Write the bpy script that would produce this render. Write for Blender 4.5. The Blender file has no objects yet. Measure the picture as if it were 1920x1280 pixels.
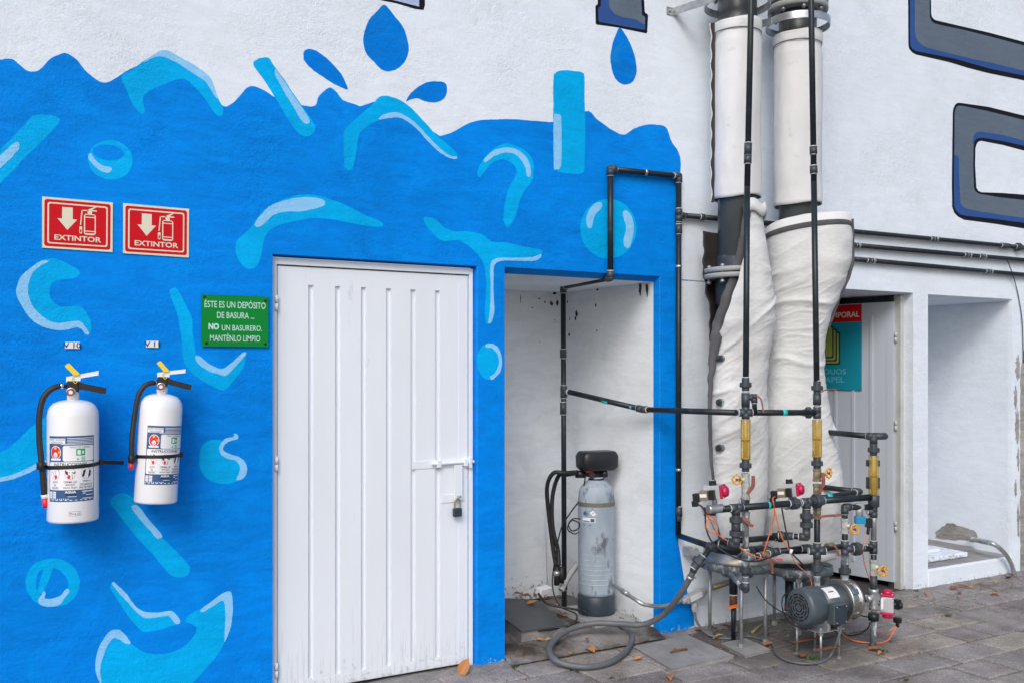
import bpy, math, random
from mathutils import Vector, Matrix, noise
from mathutils.geometry import tessellate_polygon
random.seed(7)
rad = math.radians
sc = bpy.context.scene
# ------------------------------------------------------------------ camera, world, sun
TH = rad(29.8); CT, ST = math.cos(TH), math.sin(TH); FPX = 1800.0; HZ = 690.0; D = 4.488; CH = 1.58
cam = bpy.data.cameras.new("camera"); camo = bpy.data.objects.new("camera", cam)
sc.collection.objects.link(camo); sc.camera = camo
camo.location = (0, -D, CH); camo.rotation_euler = (rad(90), 0, -TH)
cam.sensor_width = 36; cam.lens = FPX / 1920 * 36; cam.shift_y = (HZ - 640) / 1920; cam.clip_end = 500; cam.clip_start = .05
w = bpy.data.worlds.new("World"); sc.world = w; w.use_nodes = True
nt = w.node_tree; bg = nt.nodes["Background"]; sky = nt.nodes.new("ShaderNodeTexSky"); sky.sky_type = 'NISHITA'
SUN_EL, SUN_AZ = 38, 221          # azimuth of the light, clockwise from +Y
sky.sun_disc = False; sky.sun_elevation = rad(SUN_EL); sky.sun_rotation = rad(SUN_AZ); sky.air_density = 1.0; sky.dust_density = 2.5
nt.links.new(sky.outputs[0], bg.inputs[0]); bg.inputs[1].default_value = 0.15
sl = bpy.data.lights.new("sun", 'SUN'); sl.energy = 1.25; sl.angle = rad(24); sl.color = (.99, .99, 1.0)
so = bpy.data.objects.new("sun", sl); sc.collection.objects.link(so)
sd = Vector((math.sin(rad(SUN_AZ)) * math.cos(rad(SUN_EL)), math.cos(rad(SUN_AZ)) * math.cos(rad(SUN_EL)), math.sin(rad(SUN_EL))))
so.rotation_euler = sd.to_track_quat('Z', 'Y').to_euler(); so.location = sd * 20
sc.view_settings.view_transform = 'Standard'; sc.view_settings.look = 'None'; sc.view_settings.exposure = 0.16; sc.view_settings.gamma = 1

# ------------------------------------------------------------------ geometry helpers
V = Vector
RT = V((CT, -ST, 0)); FW = V((ST, CT, 0)); UP = V((0, 0, 1)); EX = V((1, 0, 0)); EY = V((0, 1, 0))
def ray(u, v): return FW + RT * ((u - 960) / FPX) + UP * ((HZ - v) / FPX)
def P(u, v, y=0.0):                # the point at depth y behind (+) or before (-) the facade
    d = ray(u, v); return V((0, -D, CH)) + d * ((y + D) / d.y)
def G(u, v, z=0.0):                # the point at height z
    d = ray(u, v); return V((0, -D, CH)) + d * ((z - CH) / d.z)
def PL(u, v, o, n):
    d = ray(u, v); c = V((0, -D, CH)); return c + d * ((o - c).dot(n) / d.dot(n))
def mpp(p): return (p - V((0, -D, CH))).dot(FW) / FPX      # metres per photo pixel at a point

def orth(a):
    a = a.normalized(); b = a.cross(UP)
    if b.length < .05: b = a.cross(EY)
    b.normalize(); return b, a.cross(b).normalized()

class MB:
    def __init__(s): s.v = []; s.f = []; s.m = []; s.s = []
    def add(s, vs, fs, m=0, smooth=False):
        o = len(s.v); s.v += [V(p) for p in vs]
        for f in fs: s.f.append([o + i for i in f]); s.m.append(m); s.s.append(smooth)
        return s
    def box(s, c, size, m=0, R=None):
        c = V(c); hx, hy, hz = [q / 2 for q in size]; vs = []
        for x in (-hx, hx):
            for y in (-hy, hy):
                for z in (-hz, hz):
                    p = V((x, y, z)); p = R @ p if R else p; vs.append(c + p)
        return s.add(vs, [(0, 1, 3, 2), (4, 6, 7, 5), (0, 4, 5, 1), (2, 3, 7, 6), (0, 2, 6, 4), (1, 5, 7, 3)], m)
    def b2(s, a, b, m=0):
        a = V(a); b = V(b); return s.box((a + b) / 2, [abs(b[i] - a[i]) for i in range(3)], m)
    def lathe(s, p, ax, prof, m=0, seg=24, caps=True, smooth=True):
        p = V(p); ax = V(ax).normalized(); b, c = orth(ax); vs = []
        for h, r in prof:
            for i in range(seg):
                a = 2 * math.pi * i / seg; vs.append(p + ax * h + (b * math.cos(a) + c * math.sin(a)) * r)
        fs = []
        for j in range(len(prof) - 1):
            for i in range(seg):
                k = (i + 1) % seg; fs.append((j * seg + i, j * seg + k, (j + 1) * seg + k, (j + 1) * seg + i))
        s.add(vs, fs, m, smooth)
        if caps:
            o = len(s.v) - len(vs); n = len(prof)
            for st, rev in ((0, True), ((n - 1) * seg, False)):
                f = [o + st + i for i in range(seg)]
                s.f.append(f[::-1] if rev else f); s.m.append(m); s.s.append(False)
        return s
    def cyl(s, p0, p1, r, r1=None, m=0, seg=16, caps=True, smooth=True):
        p0 = V(p0); p1 = V(p1); return s.lathe(p0, p1 - p0, [(0, r), ((p1 - p0).length, r if r1 is None else r1)], m, seg, caps, smooth)
    def sph(s, p, r, m=0, seg=16, ax=(0, 0, 1), sq=1.0):
        return s.lathe(V(p), ax, [(-math.cos(math.pi * i / 10) * r * sq, max(1e-4, math.sin(math.pi * i / 10) * r)) for i in range(11)], m, seg, False)
    def tube(s, pts, r, m=0, seg=10, smoothpath=6, closed=False):
        pts = [V(p) for p in pts]
        if smoothpath: pts = cr(pts, smoothpath, closed)
        n = len(pts); vs = []; prev = None
        for i, p in enumerate(pts):
            t = (pts[(i + 1) % n] - pts[i - 1]) if closed else (pts[min(i + 1, n - 1)] - pts[max(i - 1, 0)])
            t.normalize()
            if prev is None: b, _ = orth(t)
            else:
                b = prev - t * prev.dot(t); b.normalize()
            prev = b; c = t.cross(b); rr = r(i / (n - 1)) if callable(r) else r
            for k in range(seg):
                a = 2 * math.pi * k / seg; vs.append(p + (b * math.cos(a) + c * math.sin(a)) * rr)
        fs = []
        for j in range(n if closed else n - 1):
            for k in range(seg):
                q = (k + 1) % seg; j2 = (j + 1) % n; fs.append((j * seg + k, j * seg + q, j2 * seg + q, j2 * seg + k))
        s.add(vs, fs, m, True)
        if not closed:
            o = len(s.v) - len(vs)
            s.f.append([o + k for k in range(seg)][::-1]); s.m.append(m); s.s.append(False)
            s.f.append([o + (n - 1) * seg + k for k in range(seg)]); s.m.append(m); s.s.append(False)
        return s
    def grid(s, rows, m=0, smooth=True, closed=False):
        nr = len(rows); nc = len(rows[0]); fs = []
        for j in range(nr - 1):
            for i in range(nc if closed else nc - 1):
                k = (i + 1) % nc; fs.append((j * nc + i, j * nc + k, (j + 1) * nc + k, (j + 1) * nc + i))
        return s.add([p for r in rows for p in r], fs, m, smooth)
    def prism(s, poly, n, depth, m=0):          # planar polygon (3D points) pushed by n*depth
        n = V(n).normalized() * depth; k = len(poly); a = [V(p) for p in poly]; b = [p + n for p in a]
        tr = tessellate_polygon([a]); o = len(s.v)
        s.add(a + b, [tuple(t) for t in tr] + [tuple(i + k for i in t) for t in tr] + [(i, (i + 1) % k, k + (i + 1) % k, k + i) for i in range(k)], m)
        return s
    def build(s, name, mats, parent=None, bevel=0, bseg=2, thick=0):
        me = bpy.data.meshes.new(name)
        off = V((0, 0, 0)); q = parent
        while q is not None: off += V(q.get('_w', (0, 0, 0))) if q.parent is None else V((0, 0, 0)); q = q.parent
        me.from_pydata([tuple(p - off) for p in s.v], [], s.f)
        mats = mats if isinstance(mats, (list, tuple)) else [mats]
        for mt in mats: me.materials.append(mt)
        me.polygons.foreach_set('material_index', s.m); me.polygons.foreach_set('use_smooth', s.s); me.update()
        o = bpy.data.objects.new(name, me); sc.collection.objects.link(o)
        if parent is not None: o.parent = parent
        if thick:
            md = o.modifiers.new('thickness', 'SOLIDIFY'); md.thickness = thick; md.offset = 0
        if bevel:
            md = o.modifiers.new('bevel', 'BEVEL'); md.width = bevel; md.segments = bseg; md.limit_method = 'ANGLE'; md.angle_limit = rad(50); md.use_clamp_overlap = True
        return o

def cr(pts, k=5, closed=True):
    n = len(pts); out = []
    for i in range(n if closed else n - 1):
        if closed: a, b, c, d = pts[i - 1], pts[i], pts[(i + 1) % n], pts[(i + 2) % n]
        else: a, b, c, d = pts[max(i - 1, 0)], pts[i], pts[i + 1], pts[min(i + 2, n - 1)]
        for j in range(k):
            t = j / k; t2 = t * t; t3 = t2 * t
            out.append((b * 2 + (c - a) * t + (a * 2 - b * 5 + c * 4 - d) * t2 + (b * 3 - a - c * 3 + d) * t3) * .5)
    if not closed: out.append(pts[-1])
    return out

def tag(o, label, cat, group=None, kind=None):
    if label: o['label'] = label
    if cat: o['category'] = cat
    if group: o['group'] = group
    if kind: o['kind'] = kind
    return o
def thing(name, loc, label, cat, group=None):
    o = bpy.data.objects.new(name, None); sc.collection.objects.link(o); o.empty_display_size = .05
    o.location = loc; o['_w'] = tuple(loc); return tag(o, label, cat, group)
def one(mb, name, mats, loc, label, cat, group=None, **k):       # a thing that is one mesh, origin at its base
    o = mb.build(name, mats, None, **k); loc = V(loc)
    for v in o.data.vertices: v.co -= loc
    o.location = loc; return tag(o, label, cat, group)

# ------------------------------------------------------------------ materials
def mat(name, col, rough=.6, metal=0, var=.0, vscale=6, bump=0, bscale=60, bdist=.004, col2=None, mask=None, spec=.5, alpha=None, trans=0, coat=0, stretch=(1, 1, 1)):
    m = bpy.data.materials.new(name); m.use_nodes = True; t = m.node_tree; b = t.nodes['Principled BSDF']; N = t.nodes.new; L = t.links.new
    b.inputs['Roughness'].default_value = rough; b.inputs['Metallic'].default_value = metal; b.inputs['Specular IOR Level'].default_value = spec
    b.inputs['Transmission Weight'].default_value = trans; b.inputs['Coat Weight'].default_value = coat
    c = (*col, 1); b.inputs['Base Color'].default_value = c
    tc = N('ShaderNodeTexCoord'); mp = N('ShaderNodeMapping'); mp.inputs['Scale'].default_value = stretch; L(tc.outputs['Object'], mp.inputs[0])
    out = None
    if var:
        n = N('ShaderNodeTexNoise'); n.inputs['Scale'].default_value = vscale; n.inputs['Detail'].default_value = 6; n.inputs['Roughness'].default_value = .6; L(mp.outputs[0], n.inputs['Vector'])
        r = N('ShaderNodeMapRange'); r.inputs[1].default_value = .3; r.inputs[2].default_value = .7; r.inputs[3].default_value = 1 - var; r.inputs[4].default_value = 1 + var * .6; L(n.outputs[0], r.inputs[0])
        x = N('ShaderNodeMix'); x.data_type = 'RGBA'; x.blend_type = 'MULTIPLY'; x.inputs[0].default_value = 1; x.inputs[6].default_value = c; L(r.outputs[0], x.inputs[7]); out = x.outputs[2]
    if col2:
        n = N('ShaderNodeTexNoise'); n.inputs['Scale'].default_value = mask[0]; n.inputs['Detail'].default_value = 8; n.inputs['Roughness'].default_value = .65; L(mp.outputs[0], n.inputs['Vector'])
        r = N('ShaderNodeMapRange'); r.inputs[1].default_value = mask[1]; r.inputs[2].default_value = mask[2]; L(n.outputs[0], r.inputs[0])
        x = N('ShaderNodeMix'); x.data_type = 'RGBA'; x.inputs[7].default_value = (*col2, 1); L(r.outputs[0], x.inputs[0])
        if out: L(out, x.inputs[6])
        else: x.inputs[6].default_value = c
        out = x.outputs[2]
    if out: L(out, b.inputs['Base Color'])
    if bump:
        n = N('ShaderNodeTexNoise'); n.inputs['Scale'].default_value = bscale; n.inputs['Detail'].default_value = 5; n.inputs['Roughness'].default_value = .6; L(mp.outputs[0], n.inputs['Vector'])
        bp = N('ShaderNodeBump'); bp.inputs['Strength'].default_value = bump; bp.inputs['Distance'].default_value = bdist; L(n.outputs[0], bp.inputs['Height']); L(bp.outputs[0], b.inputs['Normal'])
    m.diffuse_color = c
    return m

def plaster(name, col, var=.05, wear=None, bump=1.0, alt=None):
    """painted render: grain at three sizes, brush strokes, patchy coverage"""
    m = bpy.data.materials.new(name); m.use_nodes = True; t = m.node_tree; b = t.nodes['Principled BSDF']; N = t.nodes.new; L = t.links.new
    b.inputs['Roughness'].default_value = .66; b.inputs['Specular IOR Level'].default_value = .08
    tc = N('ShaderNodeTexCoord')
    def nz(scale, detail=5, rough=.6, st=(1, 1, 1), rot=0, dist=0):
        mp = N('ShaderNodeMapping'); mp.inputs['Scale'].default_value = st; mp.inputs['Rotation'].default_value = (0, rot, 0); L(tc.outputs['Object'], mp.inputs[0])
        n = N('ShaderNodeTexNoise'); n.inputs['Scale'].default_value = scale; n.inputs['Detail'].default_value = detail; n.inputs['Roughness'].default_value = rough; n.inputs['Distortion'].default_value = dist; L(mp.outputs[0], n.inputs['Vector']); return n.outputs[0]
    def rng(i, a, bb, c, d):
        r = N('ShaderNodeMapRange'); r.inputs[1].default_value = a; r.inputs[2].default_value = bb; r.inputs[3].default_value = c; r.inputs[4].default_value = d; L(i, r.inputs[0]); return r.outputs[0]
    def mul(a, bb):
        x = N('ShaderNodeMath'); x.operation = 'MULTIPLY'; L(a, x.inputs[0]); L(bb, x.inputs[1]); return x.outputs[0]
    big = rng(nz(1.3, 4, .6, dist=.4), .3, .7, 1 - var, 1 + var * .6)
    strk = rng(nz(5, 5, .65, (1, 1, 5), .25, .6), .35, .65, 1 - var * .7, 1 + var * .6)
    fine = rng(nz(90, 3, .6), .3, .7, 1 - var * .35, 1 + var * .35)
    k = mul(mul(big, strk), fine)
    x = N('ShaderNodeMix'); x.data_type = 'RGBA'; x.blend_type = 'MULTIPLY'; x.inputs[0].default_value = 1; x.inputs[6].default_value = (*col, 1); L(k, x.inputs[7]); out = x.outputs[2]
    if alt:
        y = N('ShaderNodeMix'); y.data_type = 'RGBA'; L(rng(nz(2.4, 7, .68, (1, 1, 1.8), .5, 1.5), .5, .68, 0, .7), y.inputs[0]); L(out, y.inputs[6]); y.inputs[7].default_value = (*alt, 1); out = y.outputs[2]
    if wear:                      # chipped and splashed paint along the foot of the wall
        sp = N('ShaderNodeSeparateXYZ'); L(tc.outputs['Object'], sp.inputs[0])
        hgt = rng(sp.outputs[2], 0.0, wear[3], .16, -.12)
        ad = N('ShaderNodeMath'); ad.operation = 'ADD'; L(nz(38, 6, .7), ad.inputs[0]); L(hgt, ad.inputs[1])
        y = N('ShaderNodeMix'); y.data_type = 'RGBA'; L(rng(ad.outputs[0], .63, .67, 0, .85), y.inputs[0]); L(out, y.inputs[6]); y.inputs[7].default_value = (*wear[:3], 1); out = y.outputs[2]
    L(out, b.inputs['Base Color'])
    hs = [(nz(115, 4, .65), .85), (nz(40, 5, .6, dist=.6), .6), (nz(5, 4), 2.2)]
    acc = None
    for h, wt in hs:
        x = N('ShaderNodeMath'); x.operation = 'MULTIPLY_ADD'; L(h, x.inputs[0]); x.inputs[1].default_value = wt
        if acc: L(acc, x.inputs[2])
        else: x.inputs[2].default_value = 0
        acc = x.outputs[0]
    bp = N('ShaderNodeBump'); bp.inputs['Strength'].default_value = .8 * bump; bp.inputs['Distance'].default_value = .0062; L(acc, bp.inputs['Height']); L(bp.outputs[0], b.inputs['Normal'])
    L(rng(nz(1.9, 5, .65, dist=.8), .35, .65, .18 * bump, .95 * bump), bp.inputs['Strength'])
    return m

def door_mat():
    m = mat('white_door_paint', (.765, .81, .865), .40, var=.04, vscale=3, bump=.3, bscale=10, bdist=.004, stretch=(1, 1, .35), col2=(.50, .52, .54), mask=(7, .66, .80))
    t = m.node_tree; b = t.nodes['Principled BSDF']; N = t.nodes.new; L = t.links.new; src = b.inputs['Base Color'].links[0].from_socket
    tc = N('ShaderNodeTexCoord'); sp = N('ShaderNodeSeparateXYZ'); L(tc.outputs['Object'], sp.inputs[0])
    def nz(s, st):
        mp = N('ShaderNodeMapping'); mp.inputs['Scale'].default_value = st; L(tc.outputs['Object'], mp.inputs[0]); n = N('ShaderNodeTexNoise'); n.inputs['Scale'].default_value = s; n.inputs['Detail'].default_value = 6; n.inputs['Roughness'].default_value = .7; L(mp.outputs[0], n.inputs['Vector']); return n.outputs[0]
    def rng(i, a, bb, c, d): r = N('ShaderNodeMapRange'); r.inputs[1].default_value = a; r.inputs[2].default_value = bb; r.inputs[3].default_value = c; r.inputs[4].default_value = d; L(i, r.inputs[0]); return r.outputs[0]
    ad = N('ShaderNodeMath'); ad.operation = 'ADD'; L(nz(45, (1, 1, .05)), ad.inputs[0]); L(rng(sp.outputs[2], 0, .75, .10, -.10), ad.inputs[1])     # splash streaks low on the leaf
    ad2 = N('ShaderNodeMath'); ad2.operation = 'ADD'; L(nz(30, (1, 1, 1)), ad2.inputs[0]); L(rng(sp.outputs[2], 0, .30, .12, -.15), ad2.inputs[1])
    mx = N('ShaderNodeMath'); mx.operation = 'MAXIMUM'; L(rng(ad.outputs[0], .60, .72, 0, .32), mx.inputs[0]); L(rng(ad2.outputs[0], .62, .72, 0, .4), mx.inputs[1])
    x = N('ShaderNodeMix'); x.data_type = 'RGBA'; L(mx.outputs[0], x.inputs[0]); L(src, x.inputs[6]); x.inputs[7].default_value = (.22, .23, .25, 1); L(x.outputs[2], b.inputs['Base Color'])
    return m
M = {}
M['white'] = plaster('white_plaster', (.76, .83, .91), .05, wear=(.42, .40, .38, .10), alt=(.71, .755, .82))
M['niche'] = plaster('niche_plaster', (.83, .875, .915), .06, wear=(.20, .18, .16, .22), bump=.6, alt=(.70, .74, .77))
M['blue'] = plaster('blue_paint', (.0, .235, .80), .15, wear=(.35, .42, .48, .09), alt=(.0, .285, .88))
M['deep'] = plaster('deep_blue_paint', (.0, .205, .74), .14, alt=(.01, .25, .62))
M['cyan'] = plaster('cyan_paint', (.0, .43, .88), .13, alt=(.0, .36, .80))
M['pale'] = plaster('pale_blue_paint', (.27, .60, .93), .08, alt=(.22, .54, .88))
M['ink'] = plaster('black_paint', (.012, .012, .02), .1)
M['slate'] = plaster('slate_paint', (.125, .165, .215), .08)
M['indigo'] = plaster('indigo_paint', (.035, .095, .30), .08)
M['lilac'] = plaster('lilac_paint', (.42, .50, .72), .05)
M['cement'] = plaster('bare_cement', (.33, .32, .30), .35, alt=(.48, .47, .45))
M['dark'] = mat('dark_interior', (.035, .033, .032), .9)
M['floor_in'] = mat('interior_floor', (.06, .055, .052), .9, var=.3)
M['door'] = mat('white_door_paint', (.80, .815, .85), .42, var=.035, vscale=3, bump=.25, bscale=14, bdist=.003, stretch=(1, 1, .3), col2=(.35, .36, .38), mask=(9, .70, .80))
M['door'] = door_mat()
M['door2'] = mat('grey_door_paint', (.50, .55, .62), .45, var=.06, vscale=3, bump=.2, bscale=14, bdist=.003, stretch=(1, 1, .3))
M['pvc'] = mat('dark_grey_pvc', (.017, .023, .029), .38, var=.35, spec=.35, vscale=14, bump=.1, bscale=90, col2=(.075, .085, .095), mask=(10, .60, .80))
M['pvc2'] = mat('grey_pvc_fitting', (.045, .056, .066), .45, var=.3, vscale=18, col2=(.16, .17, .18), mask=(30, .62, .74))
M['glue'] = mat('white_joint_ring', (.72, .74, .76), .5)
M['galv'] = mat('galvanised_steel', (.50, .52, .53), .38, .75, var=.3, vscale=25, bump=.2, bscale=120, bdist=.001, col2=(.40, .33, .26), mask=(22, .64, .78))
M['steel'] = mat('stainless_steel', (.50, .49, .47), .36, 1, var=.2, vscale=8)
M['dullsteel'] = mat('dull_zinc_steel', (.42, .44, .45), .5, .7, var=.3, vscale=30)
M['streak'] = mat('streaked_pvc', (.13, .16, .18), .45, var=.3, vscale=20, col2=(.52, .56, .58), mask=(28, .52, .62), stretch=(1, 1, .5))
M['brass'] = mat('old_brass', (.38, .33, .22), .42, .7, var=.3, vscale=40)
M['palev'] = mat('pale_valve_metal', (.50, .52, .48), .5, .3, var=.3, vscale=35, col2=(.30, .27, .2), mask=(40, .6, .7))
M['lever'] = mat('worn_red_lever', (.27, .085, .06), .55, var=.4, vscale=30, col2=(.10, .03, .02), mask=(20, .55, .7))
M['red'] = mat('crimson_cap', (.50, .012, .075), .4, .1, var=.15)
M['silver'] = mat('actuator_silver', (.55, .57, .60), .42, .35, var=.12, vscale=30)
M['black'] = mat('black_plastic', (.012, .013, .016), .42)
M['rubber'] = mat('black_rubber', (.016, .017, .02), .55)
M['yellow'] = mat('yellow_handwheel', (.72, .36, .03), .45, var=.3, vscale=60, col2=(.25, .10, .03), mask=(60, .6, .7))
M['amber'] = mat('amber_plastic', (.95, .68, .18), .12, trans=.75)
M['amberc'] = mat('amber_core', (.42, .30, .06), .4, var=.4, vscale=30)
M['fabric'] = mat('cream_canvas', (.69, .70, .695), .8, var=.12, vscale=5, bump=.8, bscale=16, bdist=.007, stretch=(1, 1, 1.8), col2=(.56, .54, .48), mask=(3, .56, .85))
M['fabric2'] = mat('clean_canvas', (.74, .745, .745), .75, var=.09, vscale=3, bump=.6, bscale=12, bdist=.005, col2=(.45, .44, .42), mask=(7, .62, .8))
M['trim'] = mat('grey_canvas_trim', (.095, .095, .105), .85, var=.3, vscale=12, bump=.5, bscale=30)
M['zip'] = mat('dark_zip_lining', (.035, .03, .032), .85, bump=.5, bscale=40)
M['duct'] = mat('dark_column_pipe', (.055, .062, .065), .34, var=.4, vscale=3, col2=(.22, .19, .11), mask=(2.2, .58, .74), stretch=(1, 1, .5))
M['ductgrey'] = mat('grey_flange_plastic', (.36, .37, .37), .5, var=.15)
M['darkblue'] = mat('dark_blue_grey', (.03, .045, .065), .42, var=.3)
M['motor'] = mat('motor_grey_enamel', (.075, .095, .11), .40, var=.25, vscale=14, bump=.15, bscale=80, col2=(.30, .33, .35), mask=(7, .66, .72))
M['slot'] = mat('fan_slot_shade', (.004, .004, .005), .9)
M['paper'] = mat('label_white', (.78, .78, .78), .6)
M['rust'] = mat('rusty_iron', (.19, .075, .035), .85, var=.5, vscale=30, bump=.5, bscale=80)
M['orange'] = mat('orange_cable', (.80, .17, .03), .5)
M['orange2'] = mat('faded_orange_cable', (.60, .22, .14), .55)
M['hose'] = mat('grey_rubber_hose', (.115, .125, .135), .5, var=.15, vscale=20, bump=.15, bscale=200, bdist=.001)
M['extw'] = mat('extinguisher_white', (.83, .83, .85), .22, coat=.4, var=.01)
M['navy'] = mat('label_navy', (.035, .10, .24), .4)
M['lred'] = mat('label_red', (.75, .02, .03), .4)
M['lgreen'] = mat('label_green', (.01, .38, .10), .4)
M['lblack'] = mat('label_black', (.02, .02, .03), .5)
M['lyellow'] = mat('label_yellow', (.85, .62, .02), .4)
M['lwhite'] = mat('label_clean_white', (.82, .82, .84), .4)
M['cream'] = mat('photoluminescent_cream', (.74, .70, .54), .45, var=.04)
M['signred'] = mat('sign_red', (.60, .003, .012), .5, var=.04, spec=.2)
M['signgreen'] = mat('sign_green', (.0, .23, .03), .35, var=.06, spec=.25)
M['signtext'] = mat('sign_text_pale', (.50, .76, .70), .4)
M['teal'] = mat('sign_teal', (.01, .27, .38), .35)
M['olive'] = mat('sign_olive', (.30, .40, .10), .4)
M['tank'] = mat('grey_fibreglass', (.35, .42, .49), .5, var=.3, vscale=5, bump=.35, bscale=60, bdist=.002, col2=(.10, .11, .12), mask=(11, .56, .66), stretch=(1, 1, .4))
M['olivedirt'] = mat('olive_tape', (.16, .16, .12), .7, var=.3)
M['conc'] = mat('rough_concrete', (.25, .24, .23), .9, var=.35, vscale=7, bump=.9, bscale=45, bdist=.01, col2=(.12, .105, .09), mask=(5, .52, .7))
M['floordirt'] = mat('dirty_concrete', (.24, .225, .21), .9, var=.4, vscale=6, bump=1, bscale=40, bdist=.012, col2=(.055, .04, .03), mask=(3.2, .47, .62))
M['conc2'] = mat('smooth_concrete', (.30, .295, .29), .85, var=.35, vscale=4, bump=.4, bscale=60, bdist=.004, col2=(.20, .19, .18), mask=(6, .55, .75))
M['hatch'] = mat('dark_hatch_sheet', (.06, .062, .066), .45, var=.25, vscale=10)
M['leaf'] = mat('orange_dry_leaf', (.50, .22, .075), .7, var=.35, vscale=50)
M['leafb'] = mat('brown_dry_leaf', (.26, .10, .045), .75, var=.4, vscale=50)
M['leafy'] = mat('yellow_dry_leaf', (.36, .29, .13), .7, var=.3, vscale=50)
M['green'] = mat('weed_green', (.06, .13, .03), .7, var=.3, vscale=60)
M['pink'] = mat('pink_valve_handle', (.80, .10, .20), .45)
M['cyanmark'] = mat('turquoise_mark', (.0, .55, .55), .5)
M['blueplast'] = mat('solenoid_blue', (.01, .25, .45), .4)
M['chrome'] = mat('gauge_chrome', (.7, .7, .7), .2, 1)
M['postgrey'] = mat('grey_white_post', (.50, .51, .50), .5, var=.15, col2=(.30, .22, .15), mask=(14, .66, .74))
M['earth'] = mat('joint_sand', (.055, .047, .042), 1, var=.4, vscale=9, bump=.6, bscale=80, col2=(.04, .06, .02), mask=(3, .60, .72))

def paving_mat():
    m = bpy.data.materials.new('concrete_pavers'); m.use_nodes = True; t = m.node_tree; b = t.nodes['Principled BSDF']; N = t.nodes.new; L = t.links.new
    b.inputs['Roughness'].default_value = .88
    tc = N('ShaderNodeTexCoord'); geo = N('ShaderNodeNewGeometry')
    def nz(s, d=6, r=.65):
        n = N('ShaderNodeTexNoise'); n.inputs['Scale'].default_value = s; n.inputs['Detail'].default_value = d; n.inputs['Roughness'].default_value = r; L(tc.outputs['Object'], n.inputs['Vector']); return n.outputs[0]
    def ramp(i, st):
        r = N('ShaderNodeValToRGB'); e = r.color_ramp.elements
        while len(e) < len(st): e.new(.5)
        for k, (p, c) in enumerate(st): e[k].position = p; e[k].color = (*c, 1)
        L(i, r.inputs[0]); return r.outputs[0]
    def mix(a, bb, f, mode='MIX'):
        x = N('ShaderNodeMix'); x.data_type = 'RGBA'; x.blend_type = mode
        if isinstance(f, float): x.inputs[0].default_value = f
        else: L(f, x.inputs[0])
        L(a, x.inputs[6])
        if isinstance(bb, tuple): x.inputs[7].default_value = (*bb, 1)
        else: L(bb, x.inputs[7])
        return x.outputs[2]
    base = ramp(geo.outputs['Random Per Island'], [(0, (.28, .255, .255)), (.35, (.39, .36, .355)), (.7, (.33, .31, .305)), (.93, (.46, .42, .37))])
    gr = ramp(nz(140, 3), [(.3, (.5, .5, .5)), (.7, (1.35, 1.35, 1.35))]); c = mix(base, gr, 1.0, 'MULTIPLY')
    bl = ramp(nz(2.6, 9, .72), [(.34, (.50, .46, .43)), (.6, (1.15, 1.15, 1.15))]); c = mix(c, bl, 1.0, 'MULTIPLY')
    chips = ramp(nz(48, 4, .6), [(.60, (0, 0, 0)), (.65, (1, 1, 1))]); cm = ramp(nz(3, 3), [(.42, (.1, .1, .1)), (.58, (.85, .85, .85))])
    f = mix(chips, cm, 1.0, 'MULTIPLY'); c = mix(c, (.50, .50, .50), f)
    # damp, oily stain in the ground round the pump
    vm = N('ShaderNodeVectorMath'); vm.operation = 'DISTANCE'; L(tc.outputs['Object'], vm.inputs[0]); vm.inputs[1].default_value = (4.15, -.38, 0)
    ad = N('ShaderNodeMath'); ad.operation = 'MULTIPLY_ADD'; L(nz(3.5), ad.inputs[0]); ad.inputs[1].default_value = -.7; L(vm.outputs['Value'], ad.inputs[2])
    stf = ramp(ad.outputs[0], [(.0, (.75, .75, .75)), (.12, (.7, .7, .7)), (.42, (0, 0, 0))]); c = mix(c, (.085, .07, .06), stf)
    L(c, b.inputs['Base Color'])
    bp = N('ShaderNodeBump'); bp.inputs['Strength'].default_value = .9; bp.inputs['Distance'].default_value = .008
    x = N('ShaderNodeMath'); x.operation = 'ADD'; L(nz(170, 3), x.inputs[0]); L(nz(18, 4), x.inputs[1]); L(x.outputs[0], bp.inputs['Height']); L(bp.outputs[0], b.inputs['Normal'])
    return m
M['paver'] = paving_mat()

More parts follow.
